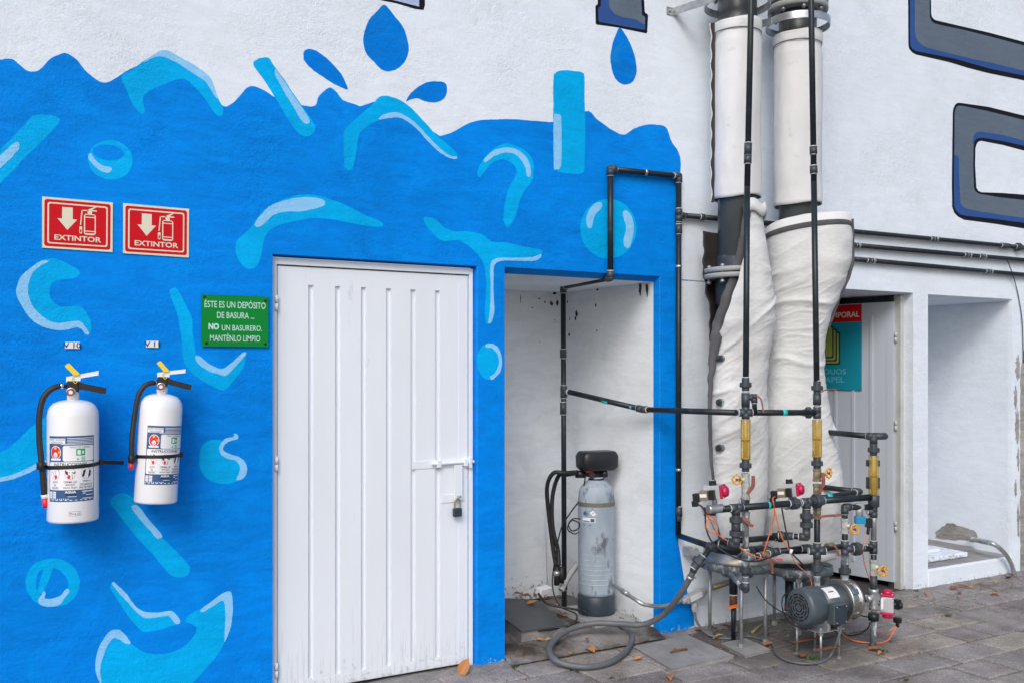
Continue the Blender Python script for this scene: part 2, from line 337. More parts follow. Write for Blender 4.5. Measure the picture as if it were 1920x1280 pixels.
# ------------------------------------------------------------------ flat lettering and decals
def text_flat(s, bold=0.0):
    cu = bpy.data.curves.new('txt', 'FONT'); cu.body = s; cu.resolution_u = 3; cu.offset = bold; cu.fill_mode = 'FRONT'
    o = bpy.data.objects.new('txt', cu); sc.collection.objects.link(o); bpy.context.view_layer.update()
    me = o.to_mesh(); vs = [(v.co.x, v.co.y) for v in me.vertices]; fs = [tuple(p.vertices) for p in me.polygons]; o.to_mesh_clear()
    bpy.data.objects.remove(o); bpy.data.curves.remove(cu)
    x0 = min(v[0] for v in vs); x1 = max(v[0] for v in vs); y0 = min(v[1] for v in vs); y1 = max(v[1] for v in vs)
    return [((x - x0) / (x1 - x0), (y - y0) / (y1 - y0)) for x, y in vs], fs
TC = {}
class Flat:
    """2D shapes (x right, y up, metres) with a material slot and a layer, later wrapped on a plane or cylinder"""
    def __init__(s): s.it = []
    def col(s, xs, f, m, l):      # column strip: f(x)->(y0,y1)
        vs = []; 
        for x in xs: a, b = f(x); vs += [(x, a), (x, b)]
        s.it.append((vs, [(2 * i, 2 * i + 2, 2 * i + 3, 2 * i + 1) for i in range(len(xs) - 1)], m, l))
    def rect(s, x0, y0, x1, y1, m, l, r=0, n=10):
        if r:
            xs = [x0 + r * (1 - math.cos(math.pi / 2 * i / 4)) for i in range(5)] + [x0 + r + (x1 - x0 - 2 * r) * i / n for i in range(1, n)] + [x1 - r + r * math.sin(math.pi / 2 * i / 4) for i in range(5)]
            def f(x):
                d = max(x0 + r - x, x - (x1 - r), 0); k = r - math.sqrt(max(r * r - d * d, 0)); return y0 + k, y1 - k
            s.col(xs, f, m, l)
        else: s.col([x0 + (x1 - x0) * i / n for i in range(n + 1)], lambda x: (y0, y1), m, l)
    def ell(s, cx, cy, rx, ry, m, l, n=14):
        s.col([cx - rx * math.cos(math.pi * i / n) for i in range(n + 1)], lambda x: (cy - ry * math.sqrt(max(0, 1 - ((x - cx) / rx) ** 2)), cy + ry * math.sqrt(max(0, 1 - ((x - cx) / rx) ** 2))), m, l)
    def poly(s, pts, m, l):
        tr = tessellate_polygon([[V((x, y, 0)) for x, y in pts]]); s.it.append((list(pts), [tuple(t) for t in tr], m, l))
    def line(s, a, b, wd, m, l):
        a = V(a).to_2d() if len(a) == 3 else V((a[0], a[1])); b = V((b[0], b[1])); d = (b - a).normalized(); n = V((-d.y, d.x)) * wd / 2
        s.poly([tuple(a + n), tuple(b + n), tuple(b - n), tuple(a - n)], m, l)
    def text(s, t, x0, y0, x1, y1, m, l, bold=0.0):
        k = (t, bold)
        if k not in TC: TC[k] = text_flat(t, bold)
        vs, fs = TC[k]; s.it.append(([(x0 + a * (x1 - x0), y0 + b * (y1 - y0)) for a, b in vs], fs, m, l))
    def to(s, mb, fn):
        for vs, fs, m, l in s.it: mb.add([fn(x, y, l) for x, y in vs], fs, m)
        return mb

# ------------------------------------------------------------------ the facade
D1 = (1.270, 2.359, 2.118); A1 = (2.525, 3.577, 2.122); D2 = (4.75, 5.844, 2.112); A2 = (6.005, 6.997, 2.108)
TOP = 6.0
bld = thing('building', (3.5, 0, 0), 'white rendered building with a blue wave mural, two doors and two open niches', 'building')
def xz(u, v): p = P(u, v, 0); return (p.x, p.z)
wall = MB()
outline = [(-6, TOP), (-6, -.05), (D1[0], -.05), (D1[0], D1[2]), (D1[1], D1[2]), (D1[1], -.05), (A1[0], -.05), (A1[0], A1[2]), (A1[1], A1[2]), (A1[1], -.05),
           (D2[0], -.05), (D2[0], D2[2]), (D2[1], D2[2]), (D2[1], -.05), (A2[0], -.05), (A2[0], A2[2]), (A2[1], A2[2]), (A2[1], -.05), (9.0, -.05), (9.0, TOP)]
def sheet(mb, pts, y, m):
    vs = [V((a, y, b)) for a, b in pts]; tr = tessellate_polygon([vs]); mb.add(vs, [tuple(t) for t in tr], m)
sheet(wall, outline, 0, 0)
MUR = ['white', 'blue', 'cyan', 'pale', 'deep', 'ink', 'slate', 'indigo', 'lilac', 'cement', 'niche']
MI = {k: i for i, k in enumerate(MUR)}
def paint(pts, m, layer, k=5, smooth=True):
    q = [V((*xz(u, v), 0)) for u, v in pts]
    if smooth: q = [p + V((noise.noise(V((p.x * 14, p.y * 14, 1))), noise.noise(V((p.x * 14, p.y * 14, 8))), 0)) * .0035 + V((noise.noise(V((p.x * 60, p.y * 60, 1))), noise.noise(V((p.x * 60, p.y * 60, 8))), 0)) * .0014 for p in cr(q, 9)]
    sheet(wall, [(p.x, p.y) for p in q], -.0004 * layer, MI[m])
def zz(pts, s, ox, oy): return [(ox + a / s, oy + b / s) for a, b in pts]
wave = [(0, 112), (22, 111), (35, 120), (50, 131), (62, 134), (75, 130), (92, 113), (105, 105), (123, 101), (143, 112), (165, 137), (193, 156), (215, 148), (240, 132), (270, 119),
        (300, 112), (350, 135), (390, 165), (410, 190), (419, 199), (428, 199), (440, 190), (460, 168), (474, 162), (490, 167), (512, 181), (535, 192), (566, 198), (590, 198), (598, 181), (617, 165), (630, 172),
        (642, 187), (660, 194), (676, 199), (695, 193), (715, 190), (745, 195), (780, 220), (800, 238), (817, 250), (828, 255), (850, 247), (885, 229), (920, 225), (960, 224), (1036, 229), (1075, 222), (1097, 210), (1107, 210), (1121, 225),
        (1155, 248), (1171, 253), (1190, 241), (1214, 234), (1238, 235), (1250, 241), (1259, 265), (1272, 285), (1276.5, 306), (1275.5, 330), (1274, 420), (1273, 500), (1272, 700), (1272, 900), (1271, 1000), (1276, 1040), (1283, 1085), (1292, 1120), (1300, 1150), (1302, 1172)]
wq = [p + V((0, 1, 0)) * (.004 * noise.noise(p * 14) + .002 * noise.noise(p * 60)) for p in cr([V((*xz(u, v), 0)) for u, v in wave], 10, False)]
bp = [(-6, 2.35), (-3, 2.4), (-1.2, 2.75), (-.6, 2.6), (0.0, 2.78)] + [(p.x, p.y) for p in wq] + [(4.10, .015), (3.95, -.01), (A1[1], -.05), (A1[1], A1[2]), (A1[0], A1[2]), (A1[0], -.05), (D1[1], -.05), (D1[1], D1[2]), (D1[0], D1[2]), (D1[0], -.05), (-6, -.05)]
bp = [b for b in bp if not (b[0] in (3.95, 4.10))]
sheet(wall, bp, -.0005, 1)
Z1 = lambda p: zz(p, 3, 0, 0); Z2 = lambda p: zz(p, 3, 500, 0); Z3 = lambda p: zz(p, 2.909, 640, 0); ZS = lambda p: zz(p, 3.556, 0, 340)
ZC = lambda p: zz(p, 2.341, 420, 340); ZB = lambda p: zz(p, 2.37, 0, 740); ZR = lambda p: zz(p, 2.908, 1660, 0)
def ellp(cx, cy, rx, ry, n=20, rot=0): return [(cx + rx * math.cos(2 * math.pi * i / n) * math.cos(rot) - ry * math.sin(2 * math.pi * i / n) * math.sin(rot), cy + rx * math.cos(2 * math.pi * i / n) * math.sin(rot) + ry * math.sin(2 * math.pi * i / n) * math.cos(rot)) for i in range(n)]
SH = [
 ('cyan', [(228,145),(245,133),(268,116),(290,103),(308,96),(345,112),(375,130),(392,146),(401,162),(410,186),(417,199),(418,212),(415,219),(405,215),(392,198),(375,175),(358,156),(345,149),(330,151),(300,162),(280,172),(270,180),(269,195),(272,208),(267,214),(258,208),(245,188),(235,165)]),
 ('pale', [(268,116),(290,103),(308,95),(320,97),(345,112),(375,130),(392,144),(400,160),(409,184),(403,181),(392,165),(380,150),(355,133),(330,118),(305,107),(285,110),(272,117)]),
 ('cyan', [(58,222),(68,216),(97,216),(108,221),(112,228),(97,247),(67,277),(33,310),(0,345),(-20,365),(-40,370),(-40,320),(-20,300),(0,281),(33,248)]),
 ('pale', [(24,271),(33,268),(36,275),(30,287),(0,316),(-15,330),(-20,325),(-15,305),(0,292)]),
 ('cyan', ellp(206.7,300,42,37,rot=.15)), ('blue2', ellp(203,286,29,14.5,rot=.1)),
 ('pale', Z1([(498,870),(515,865),(535,900),(575,930),(620,940),(628,960),(610,975),(570,965),(525,930),(500,895)])),
 ('cyan', Z1([(1430,345),(1470,328),(1510,328),(1540,370),(1600,450),(1700,600),(1765,695),(1773,730),(1750,760),(1715,768),(1680,750),(1640,700),(1560,570),(1470,430),(1425,370)])),
 ('pale', Z1([(1545,400),(1555,395),(1600,460),(1680,580),(1735,665),(1740,690),(1720,697),(1690,670),(1640,590),(1560,450)])),
 ('cyan', Z2([(660,540),(690,543),(760,570),(820,615),(880,680),(950,755),(1020,815),(1065,860),(1072,885),(1055,897),(1020,885),(960,830),(900,765),(830,705),(760,668),(700,665),(630,680),(570,710),(530,745),(510,790),(500,870),(488,935),(470,958),(450,957),(438,930),(435,850),(433,760),(440,735),(480,690),(560,620),(600,580),(630,550)])),
 ('pale', Z2([(635,675),(632,665),(660,645),(710,633),(750,638),(800,665),(850,710),(920,780),(985,845),(1040,880),(1068,883),(1065,895),(1030,892),(980,865),(920,810),(850,735),(790,685),(740,662),(690,664)])),
 ('cyan', Z2([(1185,985),(1190,950),(1230,885),(1280,835),(1340,808),(1400,820),(1460,855),(1495,900),(1502,960),(1490,1020),(1450,1070),(1425,1130),(1400,1210),(1370,1270),(1355,1278),(1340,1265),(1332,1220),(1345,1120),(1360,1060),(1390,1010),(1405,970),(1390,930),(1350,903),(1310,900),(1265,920),(1235,955),(1205,992),(1193,995)])),
 ('pale', Z2([(1225,915),(1225,895),(1265,855),(1310,835),(1370,833),(1420,850),(1465,895),(1485,960),(1480,993),(1465,990),(1455,950),(1430,900),(1390,868),(1330,862),(1280,880),(1240,912)])),
 ('cyan', Z2([(1612,440),(1620,415),(1650,400),(1740,400),(1775,412),(1788,440),(1789,600),(1790,750),(1790,900),(1788,950),(1775,975),(1740,980),(1660,972),(1625,950),(1613,900),(1612,750),(1612,600)])),
 ('pale', Z2([(1615,655),(1635,643),(1655,655),(1657,700),(1657,900),(1650,945),(1632,952),(1615,940),(1613,800)])),
 ('deep', Z2([(663,30),(720,90),(765,150),(790,220),(797,290),(780,340),(740,385),(690,402),(650,395),(600,350),(558,300),(543,240),(548,180),(575,120),(620,65)])),
 ('deep', Z2([(205,315),(210,290),(235,278),(275,285),(320,315),(370,360),(415,410),(440,460),(455,505),(420,495),(370,470),(310,430),(250,385),(215,345)])),
 ('deep', Z2([(785,570),(810,530),(850,490),(900,465),(960,458),(1000,468),(1014,495),(1008,540),(985,565),(940,578),(890,570),(850,555),(815,560)])),
 ('deep', Z3([(1518,155),(1545,185),(1585,260),(1605,330),(1610,390),(1595,440),(1565,460),(1530,460),(1495,430),(1472,370),(1467,310),(1480,240),(1500,185)])),
 ('cyan', ZS([(250,540),(300,518),(350,515),(430,540),(500,575),(528,600),(525,630),(480,650),(400,655),(345,685),(330,735),(345,790),(390,830),(470,835),(530,835),(570,870),(600,930),(607,980),(595,1018),(570,1000),(530,950),(480,930),(370,940),(310,920),(250,870),(205,790),(190,700),(215,600)])),
 ('pale', ZS([(325,535),(300,525),(255,540),(190,585),(135,640),(112,710),(120,780),(160,860),(220,930),(300,975),(380,990),(450,985),(510,975),(540,985),(565,1015),(590,1022),(585,1000),(545,940),(500,930),(430,938),(370,942),(310,920),(245,865),(205,795),(190,700),(215,615),(275,560)])),
 ('cyan', ZC([(135,180),(160,145),(200,110),(270,75),(350,60),(430,68),(520,100),(600,140),(670,170),(697,185),(685,200),(620,195),(540,180),(450,165),(370,165),(290,180),(220,200),(185,240),(165,310),(150,365),(125,383),(95,380),(70,355),(52,310),(55,265),(90,230),(120,200)])),
 ('pale', ZC([(140,200),(135,185),(165,145),(205,110),(260,85),(340,72),(410,75),(440,85),(440,105),(400,122),(340,133),(280,135),(220,150),(180,185),(155,202)])),
 ('cyan', ZC([(875,165),(890,158),(925,165),(970,205),(1020,220),(1090,222),(1140,240),(1180,268),(1240,272),(1310,285),(1390,302),(1397,318),(1385,335),(1350,345),(1260,348),(1200,355),(1185,380),(1182,480),(1187,570),(1175,615),(1160,626),(1150,620),(1145,560),(1150,460),(1145,385),(1120,330),(1080,290),(1030,262),(965,262),(920,235),(890,200)])),
 ('pale', ZC([(1160,620),(1168,560),(1170,480),(1168,390),(1175,352),(1205,335),(1270,335),(1350,332),(1390,322),(1388,338),(1350,350),(1270,348),(1215,350),(1190,365),(1182,400),(1184,500),(1186,570),(1175,615)])),
 ('cyan', ellp(1140.6,429.5,52.5,56)),
 ('pale', ZC([(1595,200),(1590,160),(1610,115),(1640,93),(1658,98),(1655,120),(1630,145),(1618,180),(1610,205)])),
 ('pale', ZC([(1750,135),(1765,128),(1785,150),(1797,190),(1795,240),(1782,285),(1768,293),(1755,280),(1758,240),(1765,200),(1755,165)])),
 ('cyan', ellp(917,677,23,34)),
 ('pale', ZC([(1150,715),(1180,712),(1210,740),(1219,790),(1212,835),(1185,865),(1170,868),(1168,855),(1190,840),(1205,800),(1200,760),(1175,730),(1152,728)])),
 ('cyan', [(318,548),(322,541),(331,541),(338,551),(349,573),(359,599),(361,624),(366,658),(369,668),(385,679),(416,692),(440,678),(460,663),(461,668),(455,690),(440,712),(420,730),(400,725),(375,710),(353,690),(343,670),(341,640),(335,600),(326,570)]),
 ('pale', [(366,668),(375,668),(395,683),(416,691),(435,678),(455,661),(461,663),(440,688),(425,704),(410,701),(385,692),(370,680)]),
 ('cyan', [(-20,858),(0,847),(25,831),(55,803),(76,788),(95,780),(100,820),(95,860),(76,866),(50,878),(25,889),(0,895),(-20,898)]),
 ('pale', [(-20,898),(0,894),(25,888),(50,877),(76,865),(87,862),(85,871),(63,881),(34,894),(0,903),(-20,907)]),
 ('cyan', ZB([(885,270),(900,225),(940,200),(985,205),(975,240),(990,260),(1030,270),(1075,290),(1097,325),(1090,360),(1060,380),(1010,395),(960,390),(920,370),(890,325)])),
 ('pale', ZB([(1040,170),(1055,175),(1055,195),(1010,210),(990,235),(1010,255),(1060,275),(1090,300),(1098,335),(1080,370),(1050,378),(1060,350),(1065,320),(1050,295),(1000,275),(978,255),(975,225),(1000,195),(1035,185)])),
 ('cyan', ZB([(490,475),(510,445),(550,437),(590,455),(615,500),(720,630),(835,750),(842,785),(825,805),(790,808),(750,790),(680,710),(590,610),(510,510)])),
 ('pale', ZB([(585,505),(595,488),(615,495),(660,550),(720,620),(710,635),(695,632),(640,570)])),
 ('cyan', ZB(ellp(234,833,121,108))), ('blue2', ZB([(160,860),(165,800),(190,775),(225,765),(260,775),(295,810),(302,860),(290,900),(240,910),(195,900)])),
 ('cyan2', ZB([(195,775),(215,763),(235,765),(215,820),(190,875),(165,885),(172,840)])),
 ('pale', ZB([(195,870),(185,885),(170,910),(180,930),(220,942),(265,930),(285,905),(305,875),(300,860),(285,870),(270,890),(230,905),(200,900),(203,880)])),
 ('cyan', ZB([(490,850),(505,835),(560,900),(610,960),(650,975),(740,965),(780,985),(795,1015),(750,1030),(690,1045),(640,1050),(610,1030),(560,970),(510,890)])),
 ('pale', ZB([(498,838),(510,832),(560,880),(600,935),(640,960),(700,965),(750,957),(775,965),(800,1000),(795,1015),(780,1015),(760,990),(740,980),(660,990),(620,975),(570,925),(515,860)])),
 ('cyan', ZB([(445,1200),(460,1140),(510,1080),(560,1100),(590,1110),(640,1140),(700,1150),(770,1140),(830,1105),(870,1055),(870,1030),(850,1015),(825,1005),(835,980),(880,955),(950,930),(1000,910),(1005,990),(1000,1090),(960,1160),(900,1230),(850,1285),(800,1330),(700,1360),(560,1370),(480,1340),(445,1285)])),
 ('pale', ZB([(425,1230),(425,1170),(445,1110),(480,1055),(515,1042),(545,1050),(580,1100),(560,1105),(530,1085),(505,1080),(480,1110),(455,1170),(445,1230),(450,1285),(435,1265)])),
 ('pale', ZB([(890,960),(900,945),(960,900),(1010,872),(1030,885),(1033,960),(1025,1030),(1003,1090),(998,1085),(1000,1000),(995,915),(950,935),(905,962)])),
]
LY = {'cyan': 2, 'pale': 4, 'deep': 2, 'blue2': 3, 'cyan2': 3.5}
for nm, pts in SH: paint(pts, {'blue2': 'blue', 'cyan2': 'cyan'}.get(nm, nm), LY[nm])
# dark outlined letters of the mural, running out of the frame
def hard(pts, m, l): paint(pts, m, l, smooth=False)
def soft(pts, m, l, k=2):       # polygon with lightly rounded corners
    q = []; n = len(pts)
    for i in range(n):
        a, b, c = pts[i - 1], pts[i], pts[(i + 1) % n]
        for o, t in ((a, 1), (c, 1)):
            d = math.hypot(o[0] - b[0], o[1] - b[1]); f = min(.3, 2.2 / d if d else 0); q.append((b[0] + (o[0] - b[0]) * f, b[1] + (o[1] - b[1]) * f))
    paint(q, m, l, smooth=False)
hard(Z3([(200,-160),(203,0),(300,20),(400,50),(448,56),(456,30),(452,-160)]), 'ink', 2)
hard(Z3([(250,-160),(265,-2),(330,14),(424,38),(423,-160)]), 'lilac', 3)
soft(Z3([(1398,-200),(1398,28),(1385,30),(1387,135),(1500,150),(1668,185),(1673,78),(1655,72),(1640,-200)]), 'ink', 2)
soft(Z3([(1412,-200),(1415,38),(1400,42),(1402,120),(1530,143),(1657,165),(1657,90),(1640,88),(1625,-200)]), 'indigo', 3)
soft(Z3([(1450,-200),(1460,40),(1490,80),(1540,98),(1600,105),(1655,138),(1656,90),(1639,88),(1624,-200)]), 'slate', 4)
hard(ZR([(123,-200),(124,100),(125,240),(128,262),(137,278),(150,290),(170,300),(350,341),(450,372),(560,400),(756,440),(1100,510),(1100,310),(756,230),(560,178),(420,146),(300,118),(275,112),(262,104),(253,92),(250,75),(246,-200)]), 'ink', 2)
hard(ZR([(133,-200),(134,235),(138,255),(148,268),(165,280),(188,284),(370,320),(570,376),(756,414),(1100,484),(1100,330),(756,254),(560,198),(420,163),(300,138),(270,130),(252,118),(242,95),(239,-200)]), 'indigo', 3)
hard(ZR([(160,-200),(160,180),(168,210),(180,230),(200,248),(230,262),(420,310),(600,350),(756,388),(1100,455),(1100,325),(756,250),(560,198),(420,163),(300,138),(270,130),(252,118),(242,95),(239,-200)]), 'slate', 4)
hard(ZR([(395,562),(420,564),(560,584),(756,632),(1100,714),(1100,1294),(756,1247),(600,1222),(430,1200),(395,1182),(375,1160),(364,1130),(362,1000),(367,620),(370,595),(380,572)]), 'ink', 2)
hard(ZR([(400,577),(420,579),(560,608),(756,656),(1100,740),(1100,1262),(756,1216),(600,1196),(440,1178),(405,1170),(385,1150),(374,1125),(373,1000),(376,620),(380,600),(388,584)]), 'indigo', 3)
hard(ZR([(400,577),(420,579),(560,608),(756,656),(1100,740),(1100,1230),(756,1190),(600,1168),(450,1143),(425,1132),(410,1110),(402,1000),(400,870),(396,852),(385,847),(376,847),(377,620),(381,600),(388,584)]), 'slate', 4)
hard(ZR([(475,790),(480,745),(488,730),(500,722),(520,720),(640,738),(756,768),(1100,840),(1100,880),(756,812),(640,785),(520,765),(490,775)]), 'indigo', 4.5)
hard(ZR([(505,755),(530,753),(640,771),(756,797),(1100,874),(1100,1136),(756,1092),(620,1077),(510,1058),(490,1045),(482,1025),(478,900),(480,800),(484,775),(492,762)]), 'ink', 5)
hard(ZR([(520,770),(640,793),(756,824),(1100,905),(1100,1104),(756,1063),(640,1054),(525,1050),(505,1042),(495,1025),(488,900),(490,810),(496,788),(506,774)]), 'white', 6)
# right hand pillar: ragged grey sheet paints its shadow strip and peeled render, then peeled patches
rg = [xz(1920, 655)] + [(xz(1912.5 + 5 * max(0, 1 - i / 3) + 1.6 * noise.noise(V((i * .9, 0, 0))) + 1.2 * noise.noise(V((i * 3.1, 5, 0))), 668 + i * 10.7)) for i in range(41)]
sheet(wall, rg + [(8.9, rg[-1][1]), (8.9, rg[0][1] + .25)], -.0012, 9)
for (cx, cy, rx, ry, sd_) in ((1908, 690, 4, 24, 1), (1904, 745, 3, 22, 2), (1907, 800, 4, 32, 3), (1909, 860, 2.5, 22, 4), (1904, 915, 2, 16, 5), (1909, 975, 2.5, 30, 7)):
    paint([(cx + rx * math.cos(a) * (1 + .9 * noise.noise(V((math.cos(a) * 3, math.sin(a) * 3, sd_)))), cy + ry * math.sin(a) * (1 + .6 * noise.noise(V((math.cos(a) * 3, math.sin(a) * 3, sd_ + 9))))) for a in [i * math.pi / 14 for i in range(28)]], 'cement', 2 + sd_ * .12)
# thin daywork joint at lintel height between the niche and the second door
sheet(wall, [(3.60, 2.111), (3.795, 2.110), (3.795, 2.104), (3.60, 2.106)], -.0014, 4); sheet(wall, [(3.80, 2.110), (4.74, 2.106), (4.74, 2.101), (3.80, 2.104)], -.0014, 9)
facade = wall.build('wall', [M[k] for k in MUR], bld)
# reveals of the openings, the niches, the room behind the second door
nm = MB()
def quad(mb, a, b, c, d, m=0): mb.add([a, b, c, d], [(0, 1, 2, 3)], m)
def reveal(mb, o, depth, bev, m, left=True):
    x0, x1, z1 = o
    quad(mb, (x0, 0, -.05), (x0, depth, -.05), (x0, depth, z1 - bev), (x0, 0, z1), m)
    quad(mb, (x1, 0, -.05), (x1 - bev * .3, depth, -.05), (x1 - bev * .3, depth, z1 - bev), (x1, 0, z1), m)
    quad(mb, (x0, 0, z1), (x1, 0, z1), (x1 - bev * .3, depth, z1 - bev), (x0, depth, z1 - bev), m)
for o_, dp_, bv_, m_ in ((D1, .075, .006, 'blue'), (A1, .05, .030, 'blue'), (D2, .10, .008, 'white'), (A2, .03, .012, 'white')):
    rv = MB(); reveal(rv, o_, dp_, bv_, 0); rv.build('reveal', M[m_], bld)
def niche(o, dy, bev, y0, soffit_slope=0):
    mb = MB(); x0, x1, z1 = o; z1 -= bev; x1 -= bev * .3
    quad(mb, (x0, y0, 0), (x0, dy, 0), (x0, dy, z1), (x0, y0, z1)); quad(mb, (x1, y0, 0), (x1, dy, 0), (x1, dy, z1), (x1, y0, z1))
    quad(mb, (x0, dy, 0), (x1, dy, 0), (x1, dy, z1), (x0, dy, z1)); quad(mb, (x0, y0, z1), (x1, y0, z1), (x1, dy, z1), (x0, dy, z1))
    return mb
n1 = niche(A1, 1.0, .030, .05)
# cobwebs, insect cases and rust marks high in the niche
def blot(mb, o, ax, bx, r, m, sd_, asp=1.0):
    pts = []
    for i in range(14):
        a = 2 * math.pi * i / 14; k = r * (1 + .7 * noise.noise(V((math.cos(a) * 1.5, math.sin(a) * 1.5, sd_))))
        pts.append(o + ax * math.cos(a) * k + bx * math.sin(a) * k * asp)
    tr = tessellate_polygon([pts]); mb.add(pts, [tuple(t) for t in tr], m)
xs_ = A1[1] - .009 - .003
for u, v, r, m, a in ((1081, 588, 4, 1, 1.6), (1079, 597, 3, 1, 1.2), (1067, 627, 3, 2, 1.2), (1120, 541, 4, 1, 1.5), (1117, 573, 2.5, 2, 1.2), (1200, 540, 4, 1, 3.2), (1213, 543, 3.5, 1, 3.6), (1064, 566, 2, 1, 1), (1119, 620, 1.5, 1, 1.4), (1107, 542, 2, 1, 1), (1068, 597, 1, 1, 5)):
    p = PL(u, v, V((xs_, 0, 0)), EX); blot(n1, p, EY, UP, r * mpp(p), m, u * .13, a)
for u, v, r, m, a in ((1034, 569, 4, 2, 1), (1011, 560, 1.6, 1, 1), (1045, 568, 3, 1, 2), (1040, 550, 4, 1, .6), (998, 577, 1.6, 2, 1), (1022, 566, 1.4, 1, 1.3), (976, 560, .8, 1, 9), (1040, 600, 1, 1, 1), (1012, 640, 1, 1, 1)):
    p = PL(u, v, V((0, .997, 0)), EY); blot(n1, p, EX, UP, r * mpp(p), m, u * .17, a)
n1.build('niche', [M['niche'], M['dark'], M['rust']], bld)
n2 = niche(A2, 1.0, .012, .03)
xs2 = A2[1] - .0036 - .004
cp = [PL(u, v, V((xs2, 0, 0)), EX) for u, v in ((1754, 1003), (1760, 990), (1768, 984), (1778, 978), (1790, 983), (1803, 986), (1815, 990), (1826, 996), (1831, 1004), (1829, 1013), (1800, 1012), (1756, 1008))]
cp = cr(cp, 4); cp = [p + UP * .012 * noise.noise(p * 30) + EY * .03 * noise.noise(p * 25 + V((5, 0, 0))) for p in cp]
n2.add(cp, [tuple(t) for t in tessellate_polygon([cp])], 1)
n2.build('niche', [M['white'], M['cement']], bld)
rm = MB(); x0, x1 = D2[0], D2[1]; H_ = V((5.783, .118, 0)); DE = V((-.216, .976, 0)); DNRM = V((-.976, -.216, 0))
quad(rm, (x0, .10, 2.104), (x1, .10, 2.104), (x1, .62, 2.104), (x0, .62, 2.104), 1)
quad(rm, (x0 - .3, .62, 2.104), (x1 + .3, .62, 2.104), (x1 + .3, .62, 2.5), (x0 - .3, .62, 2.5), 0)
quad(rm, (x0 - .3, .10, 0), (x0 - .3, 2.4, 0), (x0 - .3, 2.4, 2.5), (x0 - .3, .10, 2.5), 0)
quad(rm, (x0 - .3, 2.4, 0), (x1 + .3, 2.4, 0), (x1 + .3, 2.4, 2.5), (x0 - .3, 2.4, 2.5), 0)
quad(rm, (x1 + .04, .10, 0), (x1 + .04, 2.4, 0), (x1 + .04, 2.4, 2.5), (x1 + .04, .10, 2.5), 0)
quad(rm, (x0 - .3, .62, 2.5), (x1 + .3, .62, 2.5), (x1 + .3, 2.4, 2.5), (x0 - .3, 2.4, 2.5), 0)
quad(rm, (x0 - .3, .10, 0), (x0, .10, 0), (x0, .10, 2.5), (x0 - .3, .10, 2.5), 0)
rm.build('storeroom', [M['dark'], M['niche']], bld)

# --- white sheet metal door
yf = .045
dr = MB(); xl, xr, zb, zt = D1[0] + .036, 2.325, .022, D1[2] - .050
ribs = [(P(a, 700, yf).x, P(b, 700, yf).x) for a, b in ((578, 588), (628.5, 638.5), (677, 686.5), (724, 733.5), (770, 779.5), (816, 825))]
zr0, zr1 = .075, zt - .085
cut = [xl]; 
for a, b in ribs: cut += [a, a + .004, b - .003, b]
cut += [xr]
quad(dr, (xl, yf, zb), (xr, yf, zb), (xr, yf, zr0), (xl, yf, zr0)); quad(dr, (xl, yf, zr1), (xr, yf, zr1), (xr, yf, zt), (xl, yf, zt))
dep = [0]
for a, b in ribs: dep += [0, .015, .015, 0]
dep += [0]
for i in range(len(cut) - 1):
    quad(dr, (cut[i], yf + dep[i], zr0), (cut[i + 1], yf + dep[i + 1], zr0), (cut[i + 1], yf + dep[i + 1], zr1), (cut[i], yf + dep[i], zr1))
for a, b in ribs:
    quad(dr, (a, yf, zr1), (b, yf, zr1), (b - .003, yf + .015, zr1 - .002), (a + .004, yf + .015, zr1 - .002)); quad(dr, (a, yf, zr0), (b, yf, zr0), (b - .003, yf + .015, zr0 + .002), (a + .004, yf + .015, zr0 + .002))
for xa in (xl, xr): quad(dr, (xa, yf, zb), (xa, yf + .03, zb), (xa, yf + .03, zt), (xa, yf, zt))
quad(dr, (xl, yf, zt), (xr, yf, zt), (xr, yf + .03, zt), (xl, yf + .03, zt))
# welded edge stiles: thin raised plates on the leaf
dr.b2((xl + .002, yf - .0015, zb + .002), (P(534, 700, yf).x, yf - .0002, zt - .002)); dr.b2((P(860, 700, yf).x, yf - .002, zb + .002), (xr - .002, yf - .0003, zt - .04)); dr.b2((P(535, 700, yf).x, yf - .0012, zb + .003), (P(859, 700, yf).x, yf - .0002, zb + .045))
door = dr.build('door', M['door'], bld)
fr = MB(); fx0, fx1, fz = D1[0] + .004, 2.352, D1[2] - .012
fr.b2((fx0, yf - .012, -.02), (fx0 + .026, yf + .045, fz)); fr.b2((fx1 - .021, yf - .010, -.02), (fx1, yf + .045, fz)); fr.b2((fx0 + .0262, yf - .011, fz - .032), (fx1 - .0212, yf + .045, fz))
fr.b2((fx0, yf + .05, -.02), (fx1, yf + .06, fz), 1)  # near-black backing sheet paints the shade in the gaps round the leaf
fr.build('frame', [M['door'], M['dark']], door, bevel=.002)
for v in (568, 869, 1256):
    h = MB(); p = P(518.5, v, yf - .016); h.cyl(p - UP * .036, p - UP * .002, .0075); h.cyl(p + UP * .001, p + UP * .034, .0075); h.cyl(p - UP * .002, p + UP * .001, .0055, m=1)
    h.build('hinge', [M['door'], M['rust']], door)
lt = MB(); yl = yf - .004
def plate(mb, u0, v0, u1, v1, y, t, m=0):
    a = P(u0, v0, y); b = P(u1, v1, y); mb.b2((a.x, y, a.z), (b.x, y + t, b.z), m)
zc = P(828, 869, yl).z
lt.b2((P(772, 869, yl).x, yl, zc - .020), (P(884, 869, yl).x, yf - .0005, zc + .020))
lt.cyl(V((P(808, 869, yl).x, yl - .010, zc + .004)), V((P(887, 869, yl).x, yl - .010, zc + .004)), .009)
for u in (821, 871): x = P(u, 869, yl).x; lt.b2((x - .011, yl - .021, zc - .016), (x + .011, yl + .001, zc + .020))
x = P(879, 869, yl).x; lt.b2((x - .006, yl - .026, zc - .026), (x + .006, yl + .001, zc + .030))
